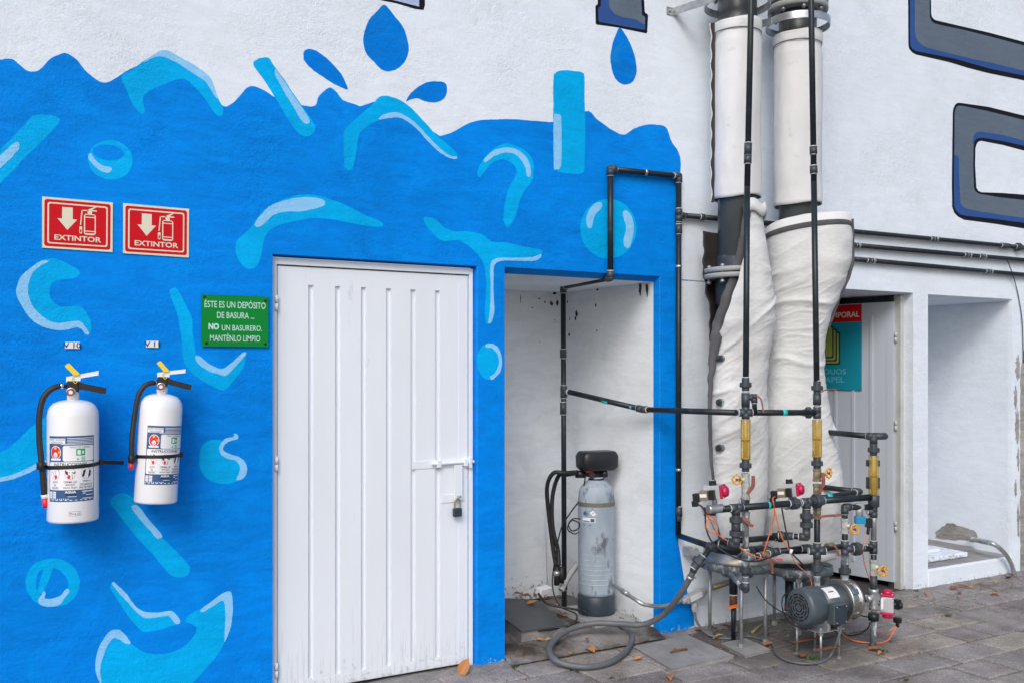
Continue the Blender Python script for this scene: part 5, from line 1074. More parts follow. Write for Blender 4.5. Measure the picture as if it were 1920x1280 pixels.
b = MB(); b.cyl(V((xh + .10, py, pz)), V((xh + .10, py, pz)) + (S3(1120) - V((xh + .10, py, pz))) * .9, .019, m=0); q = V((xh + .10, py, pz)).lerp(S3(1120), .45); b.lathe(q, S3(1120) - q, [(-.02, .026), (.02, .026)], 1, 10); b.build('inlet', [M['streak'], M['darkblue']], pm)
b = MB(); b.cyl(V((X4, Y4, pz + .085)), S4(1088), .021, seg=12); b.lathe(V((X4, Y4, pz + .10)), UP, [(-.02, .035), (.005, .035), (.01, .024)], 0, 8); b.build('outlet', M['galv'], pm)
b = MB(); b.b2((xf + .06, py - .095, .158), (xf + .25, py + .095, .164)); b.b2((jx, py - .09, .164), (jx + .02, py + .09, pz - .07)); b.b2((jx + .09, py - .09, .164), (jx + .11, py + .09, pz - .07)); b.build('mounting_plate', M['galv'], pm, bevel=.002)
for dx, dy in ((.075, -.085), (.075, .085), (.215, -.085), (.215, .085)):
    b = MB(); q = V((xf + dx, py + dy, 0)); b.cyl(q, q + UP * .185, .0065, seg=10); b.cyl(q + UP * .164, q + UP * .176, .012, seg=6, smooth=False); b.cyl(q + UP * .145, q + UP * .157, .012, seg=6, smooth=False); b.cyl(q, q + UP * .012, .011, seg=6, smooth=False); b.build('leg', M['galv'], pm)
for dy in (-.085, .085):
    b = MB(); b.b2((xf + .045, py + dy - .012, .068), (xf + .245, py + dy + .012, .074)); b.build('brace', M['rust'], pm)

# ------------------------------------------------------------------ hose, conduit, cables
m_ = MB(); r_ = .0165
pts = [P(1301, 1067, -.46), P(1294, 1082, -.44), P(1272, 1118, -.36), P(1243, 1152, -.22), P(1205, 1170, -.10), P(1160, 1168.5, -.03), P(1112, 1168, .05)] + [G(u, v, z) for u, v, z in ((1072, 1178, .10), (1043, 1196, .082), (1030, 1216, .066), (1038, 1234, .048), (1062, 1245, .026), (1102, 1249.5, .0185), (1143, 1241, .0185), (1172, 1222, .0185), (1185, 1200, .022), (1182, 1185, .045), (1172, 1176, .060), (1158, 1168, .062))]
m_.tube(pts, r_, seg=14, smoothpath=8); hz = thing('drain_hose', G(1100, 1249, 0), 'grey rubber hose coiled in a loop on the ground before the niche', 'hose'); m_.build('hose', M['hose'], hz)
e = MB(); d = (pts[1] - pts[0]).normalized(); e.cyl(pts[0] - d * .02, pts[0] + d * .012, .019, m=1); e.cyl(pts[1] - d * .008, pts[1] + d * .006, .021, m=0); e.box(pts[1] + RT * .022, (.018, .012, .010), 0); e.build('hose_clamp', [M['galv'], M['pvc2']], hz)
cd = thing('conduit', P(1240, 1134, -.04), 'shiny steel conduit curving from the niche to a wall junction body', 'conduit')
m_ = MB(); q = [P(1153, 1097, .30), P(1172, 1110, .12), P(1190, 1122, .02), P(1208, 1132, -.03), P(1236, 1135.5, -.04), P(1262, 1131, -.04), P(1286, 1120, -.04)]; m_.tube(q, .012, seg=12); m_.build('pipe', M['galv'], cd)
for i in (1,): e = MB(); d = (q[2] - q[1]).normalized(); e.cyl(q[1] - d * .03, q[1] + d * .03, .0165, seg=8); e.build('connector', M['galv'], cd)
m_ = MB(); a, b = P(1284, 1125, -.045), P(1318, 1108, -.045); d = (b - a).normalized(); sdv = d.cross(EY).normalized(); R = Matrix((d, EY, sdv)).transposed()
m_.box((a + b) / 2, ((b - a).length * .95, .045, .05), 0, R); m_.lathe(a - d * .02, d, [(0, .018), (.03, .022)], 0, 12); m_.lathe(b + d * .02, -d, [(0, .018), (.03, .022)], 0, 12); m_.build('junction_body', M['ductgrey'], cd, bevel=.012, bseg=4)
m_ = MB(); m_.box((a + b) / 2 - EY * .024, ((b - a).length * .62, .004, .034), 0, R); m_.build('cover_plate', M['glue'], cd, bevel=.008, bseg=3)
m_ = MB(); m_.cyl(b, P(1345, 1098, -.045), .014, m=0); m_.cyl(P(1336, 1101, -.045), P(1405, 1078, -.045), .0165, m=1); m_.build('rusty_pipe', [M['ductgrey'], M['brass']], cd)
m_ = MB(); q = P(1302, 1130, -.05); q2 = P(1303, 1146, -.06); m_.cyl(q, q2, .017, seg=6, smooth=False); m_.lathe(q.lerp(q2, .5), UP, [(-.012, .022), (.012, .022)], 0, 6, smooth=False); m_.build('cable_gland', M['ductgrey'], cd)
def cable(pts, r, m, lab, seg=8): mb_ = MB(); mb_.tube(pts, r, seg=seg); return one(mb_, 'cable', M[m], pts[-1], lab, 'cable')
gz = lambda u, v, z=.009: G(u, v, z)
cable([P(1303, 1144, -.06), P(1306, 1163, -.08), gz(1322, 1184, .03), gz(1345, 1194), gz(1375, 1196), gz(1402, 1192), gz(1428, 1198), gz(1448, 1208), gz(1454, 1222), gz(1470, 1235), gz(1505, 1243), gz(1540, 1240), gz(1557, 1228, .02), P(1570, 1200, -.86), P(1577, 1175, -.87), P(1574, 1158, -.87), P(1566, 1152, -.875)], .0075, 'hose', 'thick grey cable from the wall junction along the ground to the pump', 10)
cable([WA(-.06, .06, -.06), P(1332, 975, -.62), P(1345, 1000, -.60), P(1380, 1022, -.66), P(1412, 1040, -.74), P(1440, 1050, -.70)], .003, 'orange', 'orange cable hanging from the leftmost actuator')
cable([P(1327, 965, -.66), P(1337, 970, -.66), P(1345, 985, -.66), P(1340, 998, -.66), P(1330, 997, -.66), P(1324, 985, -.66), P(1328, 973, -.66), P(1340, 978, -.66)], .0028, 'orange', 'small orange cable loop under the leftmost actuator')
cable([WA(-.08, .06, -.05), P(1321, 955, -.64), P(1324, 990, -.62), P(1338, 1018, -.62), P(1375, 1043, -.70), P(1415, 1052, -.745), P(1450, 1042, -.72), P(1478, 1032, -.70)], .0042, 'rubber', 'black cable sagging from the leftmost actuator across the left column foot')
cable([WB(-.07, .06, -.03), P(1449, 935, -.74), P(1452, 955, -.74), P(1449, 980, -.72), P(1438, 1015, -.70), P(1430, 1040, -.68)], .0030, 'orange', 'orange cable falling left from the middle actuator')
cable([P(1452, 952, -.742), P(1459, 985, -.74), P(1470, 1015, -.74), P(1483, 1034, -.74)], .0030, 'orange', 'orange cable falling right from the middle actuator')
cable([P(1482, 1032, -.742), P(1490, 1052, -.74), P(1510, 1072, -.72), P(1520, 1085, -.70), P(1523, 1106, -.70)], .0028, 'orange2', 'faded pink cable continuing down toward the pump')
cable([P(1464, 940, -.66), P(1470, 975, -.68), P(1476, 1005, -.70), P(1482, 1032, -.74), P(1500, 1052, -.72), P(1512, 1065, -.68)], .0042, 'rubber', 'black cable hanging from the middle actuator to the pump')
cable([P(1418, 1098, -.64), P(1425, 1110, -.64), P(1437, 1126, -.66), P(1455, 1140, -.68), P(1478, 1153, -.70), P(1500, 1170, -.70)], .0035, 'rubber', 'thin black cable sagging from the drain fitting to the motor')
cable([P(1491, 1112, -.66), P(1470, 1115, -.66), P(1467, 1140, -.68), P(1480, 1165, -.70), P(1505, 1177, -.74), P(1520, 1178, -.76)], .004, 'rubber', 'black cable bowed round the motor fan end')
cable([P(1625, 1003, -.80), P(1618, 1028, -.80), P(1622, 1060, -.78), P(1633, 1092, -.76), P(1640, 1125, -.74), P(1633, 1150, -.73)], .0032, 'orange2', 'faded orange cable from the blue solenoid behind the standpipe')
cable([cA + RT * .045 - FW * .03 - UP * .12, P(1674, 1186, -.84), P(1664, 1200, -.82), gz(1645, 1205, .01), gz(1600, 1200, .01), gz(1580, 1188, .01), P(1562, 1170, -.80)], .0036, 'orange', 'orange cable curving over the ground from the upright actuator to the pump')
cable([cA + RT * .045 - FW * .03 - UP * .12, P(1670, 1180, -.84), P(1660, 1187, -.80), P(1648, 1184, -.74), P(1642, 1172, -.72)], .0032, 'orange2', 'short pale orange cable looping under the upright actuator')
cable([P(1632, 1166, -.75), gz(1624, 1180, .02), gz(1600, 1190, .008), gz(1570, 1186, .008), P(1555, 1168, -.78)], .004, 'rubber', 'black cable on the ground between the pump and the standpipe foot')
cable([P(1590, 1150, -.75), P(1612, 1153, -.75), P(1630, 1156, -.76)], .004, 'rubber', 'short black cable behind the pump inlet')
m_ = MB(); q = P(1484, 1033, -.746); m_.cyl(q - UP * .012 - RT * .006, q + UP * .012 + RT * .002, .008); one(m_, 'cable_joint', M['glue'], q, 'white tape joint where the hanging cables meet', 'tape')
# clamp on the wall by the foot of the left column, rusty drain tap below
m_ = MB(); a = P(1290, 1032, -.03); b = P(1330, 1045, -.20); m_.cyl(P(1288, 1030, 0), a - EY * .02, .016); m_.box(a, (.045, .04, .05)); m_.cyl(a + EX * .035 - EY * .02, a + EX * .035 - EY * .035, .022, seg=8); d = b - a; m_.box((a + b) / 2, (d.length, .008, .035), 0, Matrix.Rotation(math.atan2(d.y, d.x), 3, 'Z')); one(m_, 'wall_bracket', M['ductgrey'], a, 'galvanised clamp bracket tying the left column foot to the wall', 'bracket', bevel=.002)
m_ = MB(); q = P(1375, 1074, -.285); m_.cyl(q, q - UP * .12, .024); m_.cyl(q - UP * .12, q - UP * .185, .022, m=1, seg=8); m_.cyl(q - UP * .12, q - UP * .126, .026, m=3); m_.box(q - UP * .185 - FW * .035 + RT * (-.012), (.058, .014, .018), 2, Matrix.Rotation(-TH - .2, 3, 'Z') @ Matrix.Rotation(-.25, 3, 'Y')); m_.cyl(q - UP * .17, V((q.x, q.y, .01)), .013, m=0); one(m_, 'drain_tap', [M['pvc'], M['rust'], M['orange'], M['glue']], (q.x, q.y, 0), 'rusted drain tap with an orange handle under the left column', 'tap')
m_ = MB(); q = [P(1820, 1010, .30), P(1838, 1013, .12), P(1858, 1017, -.02), P(1878, 1030, -.06), P(1894, 1052, -.06), P(1903, 1084, -.06)]; q[-1].z = 0; m_.tube(q, .017, seg=14); m_.cyl(q[1], q[2], .020, seg=12); m_.cyl(q[0] , q[0].lerp(q[1], .3), .022, seg=8)
one(m_, 'conduit', M['galv'], q[-1], 'steel conduit bending out of the right niche down to the paving', 'conduit')

# ------------------------------------------------------------------ signs
def board(name, u0, u1, uc, vt, vb, mats, lab, cat, group, y=-.006, th=.004, rot=0):
    x0, x1 = P(u0, 600, y).x, P(u1, 600, y).x; z1 = P(uc, vt, y).z; z0 = P(uc, vb, y).z; W_, H = x1 - x0, z1 - z0
    root = thing(name, ((x0 + x1) / 2, y, z0), lab, cat, group); cx, cz_ = (x0 + x1) / 2, (z0 + z1) / 2
    def fn(x, yy, l): dx, dz = x - W_ / 2, yy - H / 2; return V((cx + dx * math.cos(rot) - dz * math.sin(rot), y - .0005 * l, cz_ + dx * math.sin(rot) + dz * math.cos(rot)))
    b = MB(); b.prism([fn(0, 0, 0), fn(W_, 0, 0), fn(W_, H, 0), fn(0, H, 0)], EY, th); b.build('board', mats, root, bevel=.0008)
    return root, fn, W_, H
for i, (u0, u1, uc, vt, vb, lab) in enumerate(((79, 211, 145, 374.8, 468.8, 'red EXTINTOR sign nearest the left edge, the larger one'), (231, 354, 292, 387.0, 479.0, 'red EXTINTOR sign to the right of its twin'))):
    root, fn, W_, H = board('extinguisher_sign', u0, u1, uc, vt, vb, M['cream'], lab, 'sign', 'red extinguisher signs', rot=rad(-.4))
    f = Flat(); X = lambda a: a * W_; Y = lambda b_: b_ * H
    f.rect(X(.030), Y(.038), X(.970), Y(.962), 0, 1, .010); f.rect(X(.072), Y(.092), X(.928), Y(.908), 1, 2, .009); f.rect(X(.094), Y(.120), X(.906), Y(.880), 0, 3, .007)
    ob = MB(); f.to(ob, fn); ob.build('print', [M['signred'], M['cream']], root)
    f = Flat()
    f.poly([(X(.275), Y(.83)), (X(.425), Y(.83)), (X(.425), Y(.60)), (X(.49), Y(.60)), (X(.35), Y(.38)), (X(.21), Y(.60)), (X(.275), Y(.60))], 0, 4)
    f.rect(X(.585), Y(.31), X(.755), Y(.73), 0, 4, .010); f.rect(X(.602), Y(.345), X(.738), Y(.375), 1, 5); f.rect(X(.602), Y(.395), X(.738), Y(.655), 1, 5); f.rect(X(.604), Y(.675), X(.736), Y(.712), 1, 5, .003)
    f.poly([(X(.64), Y(.73)), (X(.70), Y(.73)), (X(.70), Y(.79)), (X(.77), Y(.79)), (X(.77), Y(.81)), (X(.70), Y(.82)), (X(.765), Y(.875)), (X(.75), Y(.885)), (X(.66), Y(.83)), (X(.63), Y(.80))], 0, 4)
    f.line((X(.65), Y(.80)), (X(.555), Y(.79)), Y(.022), 0, 4); f.line((X(.557), Y(.80)), (X(.537), Y(.50)), Y(.022), 0, 4); f.rect(X(.520), Y(.33), X(.560), Y(.47), 0, 4, .003); f.rect(X(.529), Y(.35), X(.551), Y(.41), 1, 5)
    f.text('EXTINTOR', X(.17), Y(.172), X(.835), Y(.278), 0, 4, .022)
    ob = MB(); f.to(ob, fn); ob.build('symbol', [M['cream'], M['signred']], root)
root, fn, W_, H = board('notice', 378, 503, 440, 554.5, 649.5, M['signgreen'], 'green acrylic notice with white Spanish words beside the white door', 'sign', None, y=-.012)
f = Flat()
def T(s, x0, y0, x1, y1, bold=.006): f.text(s, (x0 - 1348) / 440 * W_, (1100 - y1) / 345 * H, (x1 - 1348) / 440 * W_, (1100 - y0) / 345 * H, 0, 1, bold)
T('ÉSTE ES UN DEPÓSITO', 1367, 785, 1770, 840); T('DE BASURA ...', 1447, 868, 1693, 910); T('NO', 1392, 945, 1460, 988, .05); T('UN BASURERO.', 1478, 955, 1745, 993); T('MANTÉNLO LIMPIO', 1402, 1012, 1733, 1065)
ob = MB(); f.to(ob, fn); ob.build('lettering', M['signtext'], root)
for a, b_ in ((.04, .045), (.955, .075), (.065, .935), (.95, .935)):
    e = MB(); q = fn(a * W_, (1 - b_) * H, 0); e.lathe(q, -EY, [(0, .006), (.003, .006), (.005, .003)], 0, 10); e.build('screw', M['black'], root)
for t, u0, v0, u1, v1, lab in (('V 10', 120, 641, 150, 653, 'worn white stencil patch reading V 10 above the left extinguisher'), ('V 11', 272, 639, 298, 651, 'worn white stencil patch reading V 11 above the right extinguisher')):
    root, fn, W_, H = board('number_label', u0 + 2, u1 - 1, (u0 + u1) / 2, v0, v1, M['paper'], lab, 'label', 'numbered wall labels', y=-.0085, th=.0012)
    f = Flat(); f.text(t, -.006, .002, W_ + .004, H * .88, 0, 1, .01); ob = MB(); f.to(ob, fn); ob.build('lettering', M['ink'], root)
# teal sign on the open grey door
root = thing('waste_sign', Pd(1600, 731, .012), 'teal and red paper waste sign fixed on the grey door, half hidden', 'sign')
sR = sof(1617); sL = sR + .62; zT, zB = Pd(1615, 570.5, .012).z, Pd(1615, 731, .012).z
fd = lambda x, y, l: H_ + DE * (sR + x) + DNRM * (.012 + .0006 * l) + UP * (zB + y)
b = MB(); b.prism([fd(0, 0, 0), fd(sL - sR, 0, 0), fd(sL - sR, zT - zB, 0), fd(0, zT - zB, 0)], -DNRM, .003); b.build('board', M['teal'], root)
HH = zT - zB; f = Flat(); f.rect(0, HH * .80, sL - sR, HH, 0, 1)
sx_ = lambda u: sof(u) - sR
def dt(s, u0, v0, u1, v1, m, l, bold=0.01):      # lettering reads left to right for the viewer: mirror along the leaf axis
    z0, z1 = Pd(u0, v1, .012).z - zB, Pd(u1, v0, .012).z - zB; a, b_ = sx_(u0), sx_(u1)
    if (s, bold) not in TC: TC[(s, bold)] = text_flat(s, bold)
    vs, fs = TC[(s, bold)]; f.it.append(([(a + x * (b_ - a), z0 + y * (z1 - z0)) for x, y in vs], fs, m, l))
dt('TEMPORAL', 1548, 583.5, 1613, 597, 1, 2, .02)
def sheetp(u0, v0, u1, v1, m, l): 
    a, b_ = sorted((sx_(u0), sx_(u1))); z0, z1 = Pd(u1, v1, .012).z - zB, Pd(u1, v0, .012).z - zB; f.rect(a, z0, b_, z1, m, l, .012)
for (u0, v0, u1, v1, l) in ((1520, 622, 1577, 683, 3), (1514, 616, 1571, 677, 5), (1508, 611, 1565, 671, 7)):
    sheetp(u0, v0, u1, v1, 2, l); sheetp(u0 + 3, v0 + 2.5, u1 - 2.4, v1 - 2.5, 3, l + 1)
dt('RESIDUOS', 1520, 691, 1588, 701, 4, 2, .015); dt('PAPEL', 1541, 706, 1585, 716, 4, 2, .015)
ob = MB(); f.to(ob, fd); ob.build('print', [M['signred'], M['cream'], M['lblack'], M['olive'], mat('sign_blue_text', (.12, .48, .62), .4)], root)

# ------------------------------------------------------------------ fire extinguishers
def extinguisher(u, v, y, s, tilt, lab, labrot, hose_pts, tip, strap, RX=1.0):
    base = P(u, v, y); root = thing('fire_extinguisher', base, lab, 'extinguisher', 'white fire extinguishers on the blue wall')
    R = Matrix.Rotation(tilt, 3, 'Y'); yaw = Matrix.Rotation(-rad(8), 3, 'Z'); W = lambda x, yy, z: base + R @ (yaw @ (V((x, yy, z)) * s)); ax = R @ UP
    b = MB(); b.lathe(base, ax, [(h * s, r * s * RX) for h, r in ((0, .060), (.001, .103), (.006, .1075), (.012, .109), (.452, .109), (.456, .1085), (.475, .105), (.492, .096), (.505, .082), (.513, .062), (.518, .040), (.520, .024))], 0, 64); b.build('cylinder', M['extw'], root)
    if labrot < .2: 
        pass
    b = MB(); b.lathe(W(0, 0, .518), ax, [(0, .0245 * s), (.035 * s, .0245 * s), (.036 * s, .020 * s)], 0, 20); b.build('neck', M['extw'], root)
    b = MB(); b.box(W(0, 0, .575), (.046 * s, .034 * s, .050 * s), 0, R @ yaw); b.build('valve', M['black'], root, bevel=.003)
    # gauge
    b = MB(); gdir = (R @ yaw @ V((-.12, -1, -.05))).normalized(); q = W(-.006, -.030, .553); b.lathe(q, gdir, [(-.012 * s, .016 * s), (.0, .0195 * s), (.008 * s, .0205 * s), (.010 * s, .017 * s)], 0, 24); b.build('gauge', M['chrome'], root)
    g_ = bpy.context; e = MB(); q2 = q + gdir * (.0104 * s); bb, cc = orth(gdir)
    for rr, m, dz in ((.0165, 0, 0), (.0085, 1, .0004)): e.add([q2 + gdir * dz + (bb * math.cos(a) + cc * math.sin(a)) * rr * s for a in [i * math.pi / 10 for i in range(20)]], [tuple(range(20))], m)
    e.build('dial', [M['lever'], M['glue']], root)
    def slab(pts, y0, y1, mname, name, bev=.0015, mats=None):
        b = MB(); b.prism([W(x, y0, z) for x, z in pts], R @ yaw @ EY, (y1 - y0) * s); return b.build(name, M[mname], root, bevel=bev)
    px = lambda pts: [((a - 370) / 4.925 / 450, .521 + (530 - b_) / 4.925 / 450) for a, b_ in pts]
    lift = 0 if tilt < .01 else -.004
    slab(px([(310, 315), (315, 360), (430, 352), (437, 325), (592, 300), (592, 262), (430, 290)]), -.014, .014, 'extw', 'upper_handle')
    slab(px([(325, 365), (430, 365), (470, 382), (663, 425), (657, 475), (610, 472), (500, 445), (430, 435), (330, 420)]), -.013, .013, 'black', 'lower_handle')
    tg = slab(px([(300, 215), (318, 195), (340, 188), (385, 240), (428, 285), (420, 300), (380, 300), (372, 294)]), -.022, -.0205, 'lyellow', 'tag', 0)
    b = MB(); b.tube([W(*p) for p in ((.003, -.021, .63), (-.002, -.023, .605), (.010, -.024, .590), (.018, -.02, .598))], .0016, seg=6); b.build('seal', M['lyellow'], root)
    # hose
    q = [P(a, b_, c) for a, b_, c in hose_pts]; st_ = W(-.024, 0, .577)
    b = MB(); dd = (q[0] - st_); b.cyl(st_, q[0], .010 * s, m=0, seg=12); b.cyl(st_.lerp(q[0], .45), q[0] , .0125 * s, m=0, seg=8); b.build('hose_coupling', M['chrome'], root)
    b = MB(); b.tube(q, .0125 * s, seg=12); b.build('hose', M['rubber'], root)
    a, c_ = P(*tip[0]), P(*tip[1]); d = (c_ - a); b = MB(); b.lathe(a - d * .45, d, [(0, .014 * s), (d.length * .45, .0135 * s)], 1, 14); b.lathe(a, d, [(0, .0125 * s), (d.length * .7, .0115 * s), (d.length, .0095 * s)], 0, 14); b.build('nozzle', [M['lred'], M['glue']], root)
    # strap
    sz, t0, t1, tail, hpt = strap; b = MB(); rows = []
    for i in range(61):
        a = t0 + (t1 - t0) * i / 60; zz5 = sz + (i / 60 - .5) * .012; rows.append([W(math.sin(a) * .1105 * RX, -math.cos(a) * .1105 * RX, zz5 + o) if k_ == 0 else W(math.sin(a) * .1125 * RX, -math.cos(a) * .1125 * RX, zz5 + o) for k_, o in ((0, -.008), (1, -.008), (1, .008), (0, .008))])
    b.grid(rows, 0, False, True); e0 = W(math.sin(t0) * .1115 * RX, -math.cos(t0) * .1115 * RX, sz - .006)
    hp_ = P(*hpt); b.box(e0.lerp(hp_, .5), ((e0 - hp_).length + .01, .006, .016 * s), 0); b.cyl(hp_ - UP * .014, hp_ + UP * .014, .0185 * s, seg=12)
    e1 = W(math.sin(t1) * .1115 * RX, -math.cos(t1) * .1115 * RX, sz + .006); b.box(e1, (.022, .016, .024), 0, R)
    if tail: tq = P(*tail); d = tq - e1; Rz = d.to_track_quat('X', 'Z').to_matrix(); b.box((e1 + tq) / 2, (d.length, .003, .016), 0, Rz)
    b.build('strap', M['black'], root, bevel=.001)
    # label wrapped on the cylinder
    W0_, H0 = .212, .276; f = Flat(); z0 = .094
    f.rect(0, 0, W0_, H0, 0, 1, n=24); X = lambda a: a / 100 * W0_; Y = lambda b_: (100 - b_) / 100 * H0
    f.rect(X(1), Y(97), X(99), Y(98), 1, 2)
    for i, (a, b_, c_, d_) in enumerate(((1, 5, 38, 7.5), (4, 8.5, 35, 10.5), (43, 3, 98, 4), (43, 5.5, 98, 6.3), (43, 7.8, 98, 8.6), (43, 10, 98, 10.8), (30, 12, 98, 12.8))): f.rect(X(a), Y(d_), X(c_), Y(b_), 1 if i < 2 else 1, 2)
    f.rect(X(1), Y(11.5), X(39), Y(3.5), 1, 2); f.text('EQUIPOS Y SOLUCIONES', X(2), Y(7.2), X(38), Y(4.3), 3, 3); f.text('CONTRA INCENDIO', X(6), Y(11), X(34), Y(8.2), 3, 3)
    f.ell(X(18), Y(25), .0265, .0285, 1, 2); f.ell(X(18), Y(25), .0235, .0255, 2, 3); f.ell(X(18), Y(29), .010, .012, 1, 4); f.text('10', X(15.5), Y(33), X(20.5), Y(28.5), 3, 5); f.rect(X(6), Y(37), X(30), Y(34), 1, 4, .002)
    f.ell(X(17.5), Y(18.5), .0062, .005, 5, 4); f.ell(X(26), Y(24.5), .0045, .005, 5, 4)
    f.rect(X(34), Y(38.5), X(98), Y(14.5), 1, 2, .008, 14); f.text('TIPOS DE FUEGO', X(47), Y(18.6), X(88), Y(15.8), 3, 3)
    f.rect(X(60), Y(30), X(78), Y(19.5), 4, 3, .003); f.rect(X(62.5), Y(28.5), X(69), Y(21.5), 1, 4, .001); f.ell(X(73.5), Y(25), .0035, .0075, 1, 4); f.poly([(X(61), Y(36.5)), (X(66), Y(36.5)), (X(63.5), Y(33))], 4, 3)
    for b_ in (32, 34.3, 36.6): f.rect(X(70), Y(b_ + 1.1), X(78), Y(b_), 4, 3)
    f.rect(X(2), Y(82), X(98), Y(39.5), 1, 2, .008, 20); f.text('INSTRUCCIONES', X(14), Y(45.2), X(82), Y(41), 3, 3, .02)
    for cx in (17, 48, 80):
        f.ell(X(cx), Y(57), .0215, .0245, 2, 3, 18); f.ell(X(cx), Y(57), .0203, .0233, 1, 4, 18)
    f.ell(X(19), Y(62), .0065, .0085, 2, 5); f.line((X(8), Y(54)), (X(14), Y(57)), .0016, 3, 5); f.line((X(14), Y(57)), (X(15), Y(62)), .0016, 3, 5); f.line((X(19), Y(52)), (X(19), Y(58)), .0016, 3, 5); f.line((X(14), Y(55)), (X(26), Y(52)), .0016, 3, 5); f.ell(X(20), Y(50), .004, .003, 3, 5)
    f.ell(X(46), Y(62), .0065, .0085, 2, 5); f.poly([(X(38), Y(52)), (X(44), Y(54)), (X(45), Y(59)), (X(40), Y(58))], 3, 5); f.poly([(X(51), Y(55)), (X(60), Y(54)), (X(56), Y(58))], 3, 5); f.line((X(46), Y(55)), (X(56), Y(56)), .002, 3, 5); f.line((X(52), Y(58)), (X(53), Y(66)), .0016, 3, 5)
    f.poly([(X(74), Y(53)), (X(80), Y(51)), (X(76), Y(62)), (X(71), Y(63))], 3, 5); f.poly([(X(87), Y(52)), (X(91), Y(54)), (X(90), Y(61)), (X(84), Y(65))], 3, 5); f.line((X(74), Y(65)), (X(86), Y(64)), .0016, 3, 5)
    for i, (t, a, b_, c_, d_) in enumerate((('QUITE', 11, 68.5, 23, 72), ('EL', 15, 73, 20, 76.3), ('SEGURO', 9, 77.3, 25, 80.6), ('OPRIMA LAS', 36, 68.2, 61, 71.7), ('MANIJAS', 40, 72.8, 58, 76.2), ('HACIA ABAJO', 35, 77.2, 62, 80.6), ('DIRIJA LA', 73, 67.8, 90, 71.2), ('DESCARGA A LA', 67, 72.4, 95, 75.8), ('BASE DEL FUEGO', 66, 76.8, 95, 80.4))): f.text(t, X(a), Y(d_), X(c_), Y(b_), 3, 3, .01)
    f.text('AGUA', X(38), Y(87), X(60), Y(83.3), 1, 2, .04)
    for i in range(4): f.rect(X(2), Y(86.6 + i * 2.6), X(19), Y(84.6 + i * 2.6), 1 if i % 2 == 0 else 1, 2); f.rect(X(9), Y(86.2 + i * 2.6), X(12), Y(85.2 + i * 2.6), 3, 3)
    for i in range(10): f.ell(X(5 + i * 4.4), Y(95.8), .0022, .0026, 1, 2); 
    f.rect(X(38), Y(90.4), X(60), Y(88.2), 3, 2); f.rect(X(44), Y(92.6), X(61), Y(91.8), 1, 2); f.rect(X(72), Y(85.8), X(96), Y(84.2), 1, 2); f.rect(X(80), Y(91), X(96), Y(90), 1, 2); f.rect(X(73), Y(88.6), X(79), Y(87.4), 1, 2); f.rect(X(72), Y(96), X(96), Y(95), 1, 2)
    off = labrot
    fn = lambda x, y_, l: W(math.sin(off + (x - W0_ / 2) / .109) * (.1092 * RX + .00030 * l), -math.cos(off + (x - W0_ / 2) / .109) * (.1092 * RX + .00030 * l), z0 + y_)
    ob = MB(); f.to(ob, fn); ob.build('label', [M['navy'], M['lwhite'], M['lred'], M['lblack'], M['lgreen'], M['lyellow']], root)
    if labrot < .2:
        f = Flat(); f.rect(.0, .0, .050, .018, 0, 1, .003); f.rect(.0012, .0012, .0488, .0168, 1, 2, .0025); f.text('PH-6-22', .004, .005, .046, .013, 0, 3, .02)
        fn2 = lambda x, y_, l: W(math.sin(.0 + (x - .012) / .109) * (.1092 * RX + .0004 * l), -math.cos((x - .012) / .109) * (.1092 * RX + .0004 * l), .034 + y_)
        ob = MB(); f.to(ob, fn2); ob.build('code_sticker', [M['lblack'], M['lwhite']], root)
    b = MB(); b.box(W(0, .112, .30), (.07, .014, .36), 0, R @ yaw); b.build('wall_bracket', M['dullsteel'], root)
    return root
extinguisher(137, 975, -.122, .965, 0, 'white fire extinguisher hanging upright at the left edge', -.03,
    [(112, 723, -.128), (98.6, 728, -.13), (86.4, 738, -.13), (78.3, 754, -.13), (74, 778, -.13), (73.4, 802, -.13), (74.6, 833, -.13), (78, 866, -.135), (81, 896, -.135), (83, 926, -.135)], ((84, 934, -.135), (85.5, 951, -.135)), (.240, -1.62, 1.55, (232, 867, -.05), (77.5, 873, -.14)), RX=.945)
extinguisher(291.5, 941, -.115, .905, rad(3.2), 'white fire extinguisher tilted, hanging nearer the door', .36,
    [(289, 717, -.128), (274, 721, -.13), (262, 736, -.13), (256, 758, -.13), (251, 790, -.13), (247.5, 825, -.135), (247, 856, -.135)], ((246.5, 866, -.135), (246, 879, -.135)), (.225, -1.5, 1.45, None, (247.5, 860, -.14)), RX=.90)

# ------------------------------------------------------------------ leaves and weeds
def leafmesh(name, sd_, m):
    b = MB(); rows = []; n = 9; rnd = random.Random(sd_); curl = rnd.uniform(.25, .9); bend = rnd.uniform(-.3, .3)
    for j in range(n):
        t = j / (n - 1); wd = .30 * math.sin(math.pi * t ** .8) ** .8 + .01; row = []
        for i in range(-3, 4):
            s = i / 3 * wd * (1 + .12 * noise.noise(V((t * 6, i, sd_)))); row.append(V((t - .5, s + bend * (t - .5) ** 2, abs(s) * curl + .10 * math.sin(t * 3.1 + sd_) + .05 * noise.noise(V((t * 4, s * 6, sd_))))))
        rows.append(row)
    b.grid(rows, 0, True); b.tube([V((-.5, 0, .04)), V((-.62, .02, .05)), V((-.75, .06, .02))], .012, seg=5); zmin = min(p.z for p in b.v)
    for p in b.v: p.z -= zmin
    me = bpy.data.meshes.new(name); me.from_pydata([tuple(p) for p in b.v], [], b.f); me.materials.append(m); me.polygons.foreach_set('use_smooth', b.s); return me
LM = {k: [leafmesh('leaf', i * 3.3 + o, M[k]) for i in range(2)] for o, k in enumerate(('leaf', 'leafb', 'leafy'))}
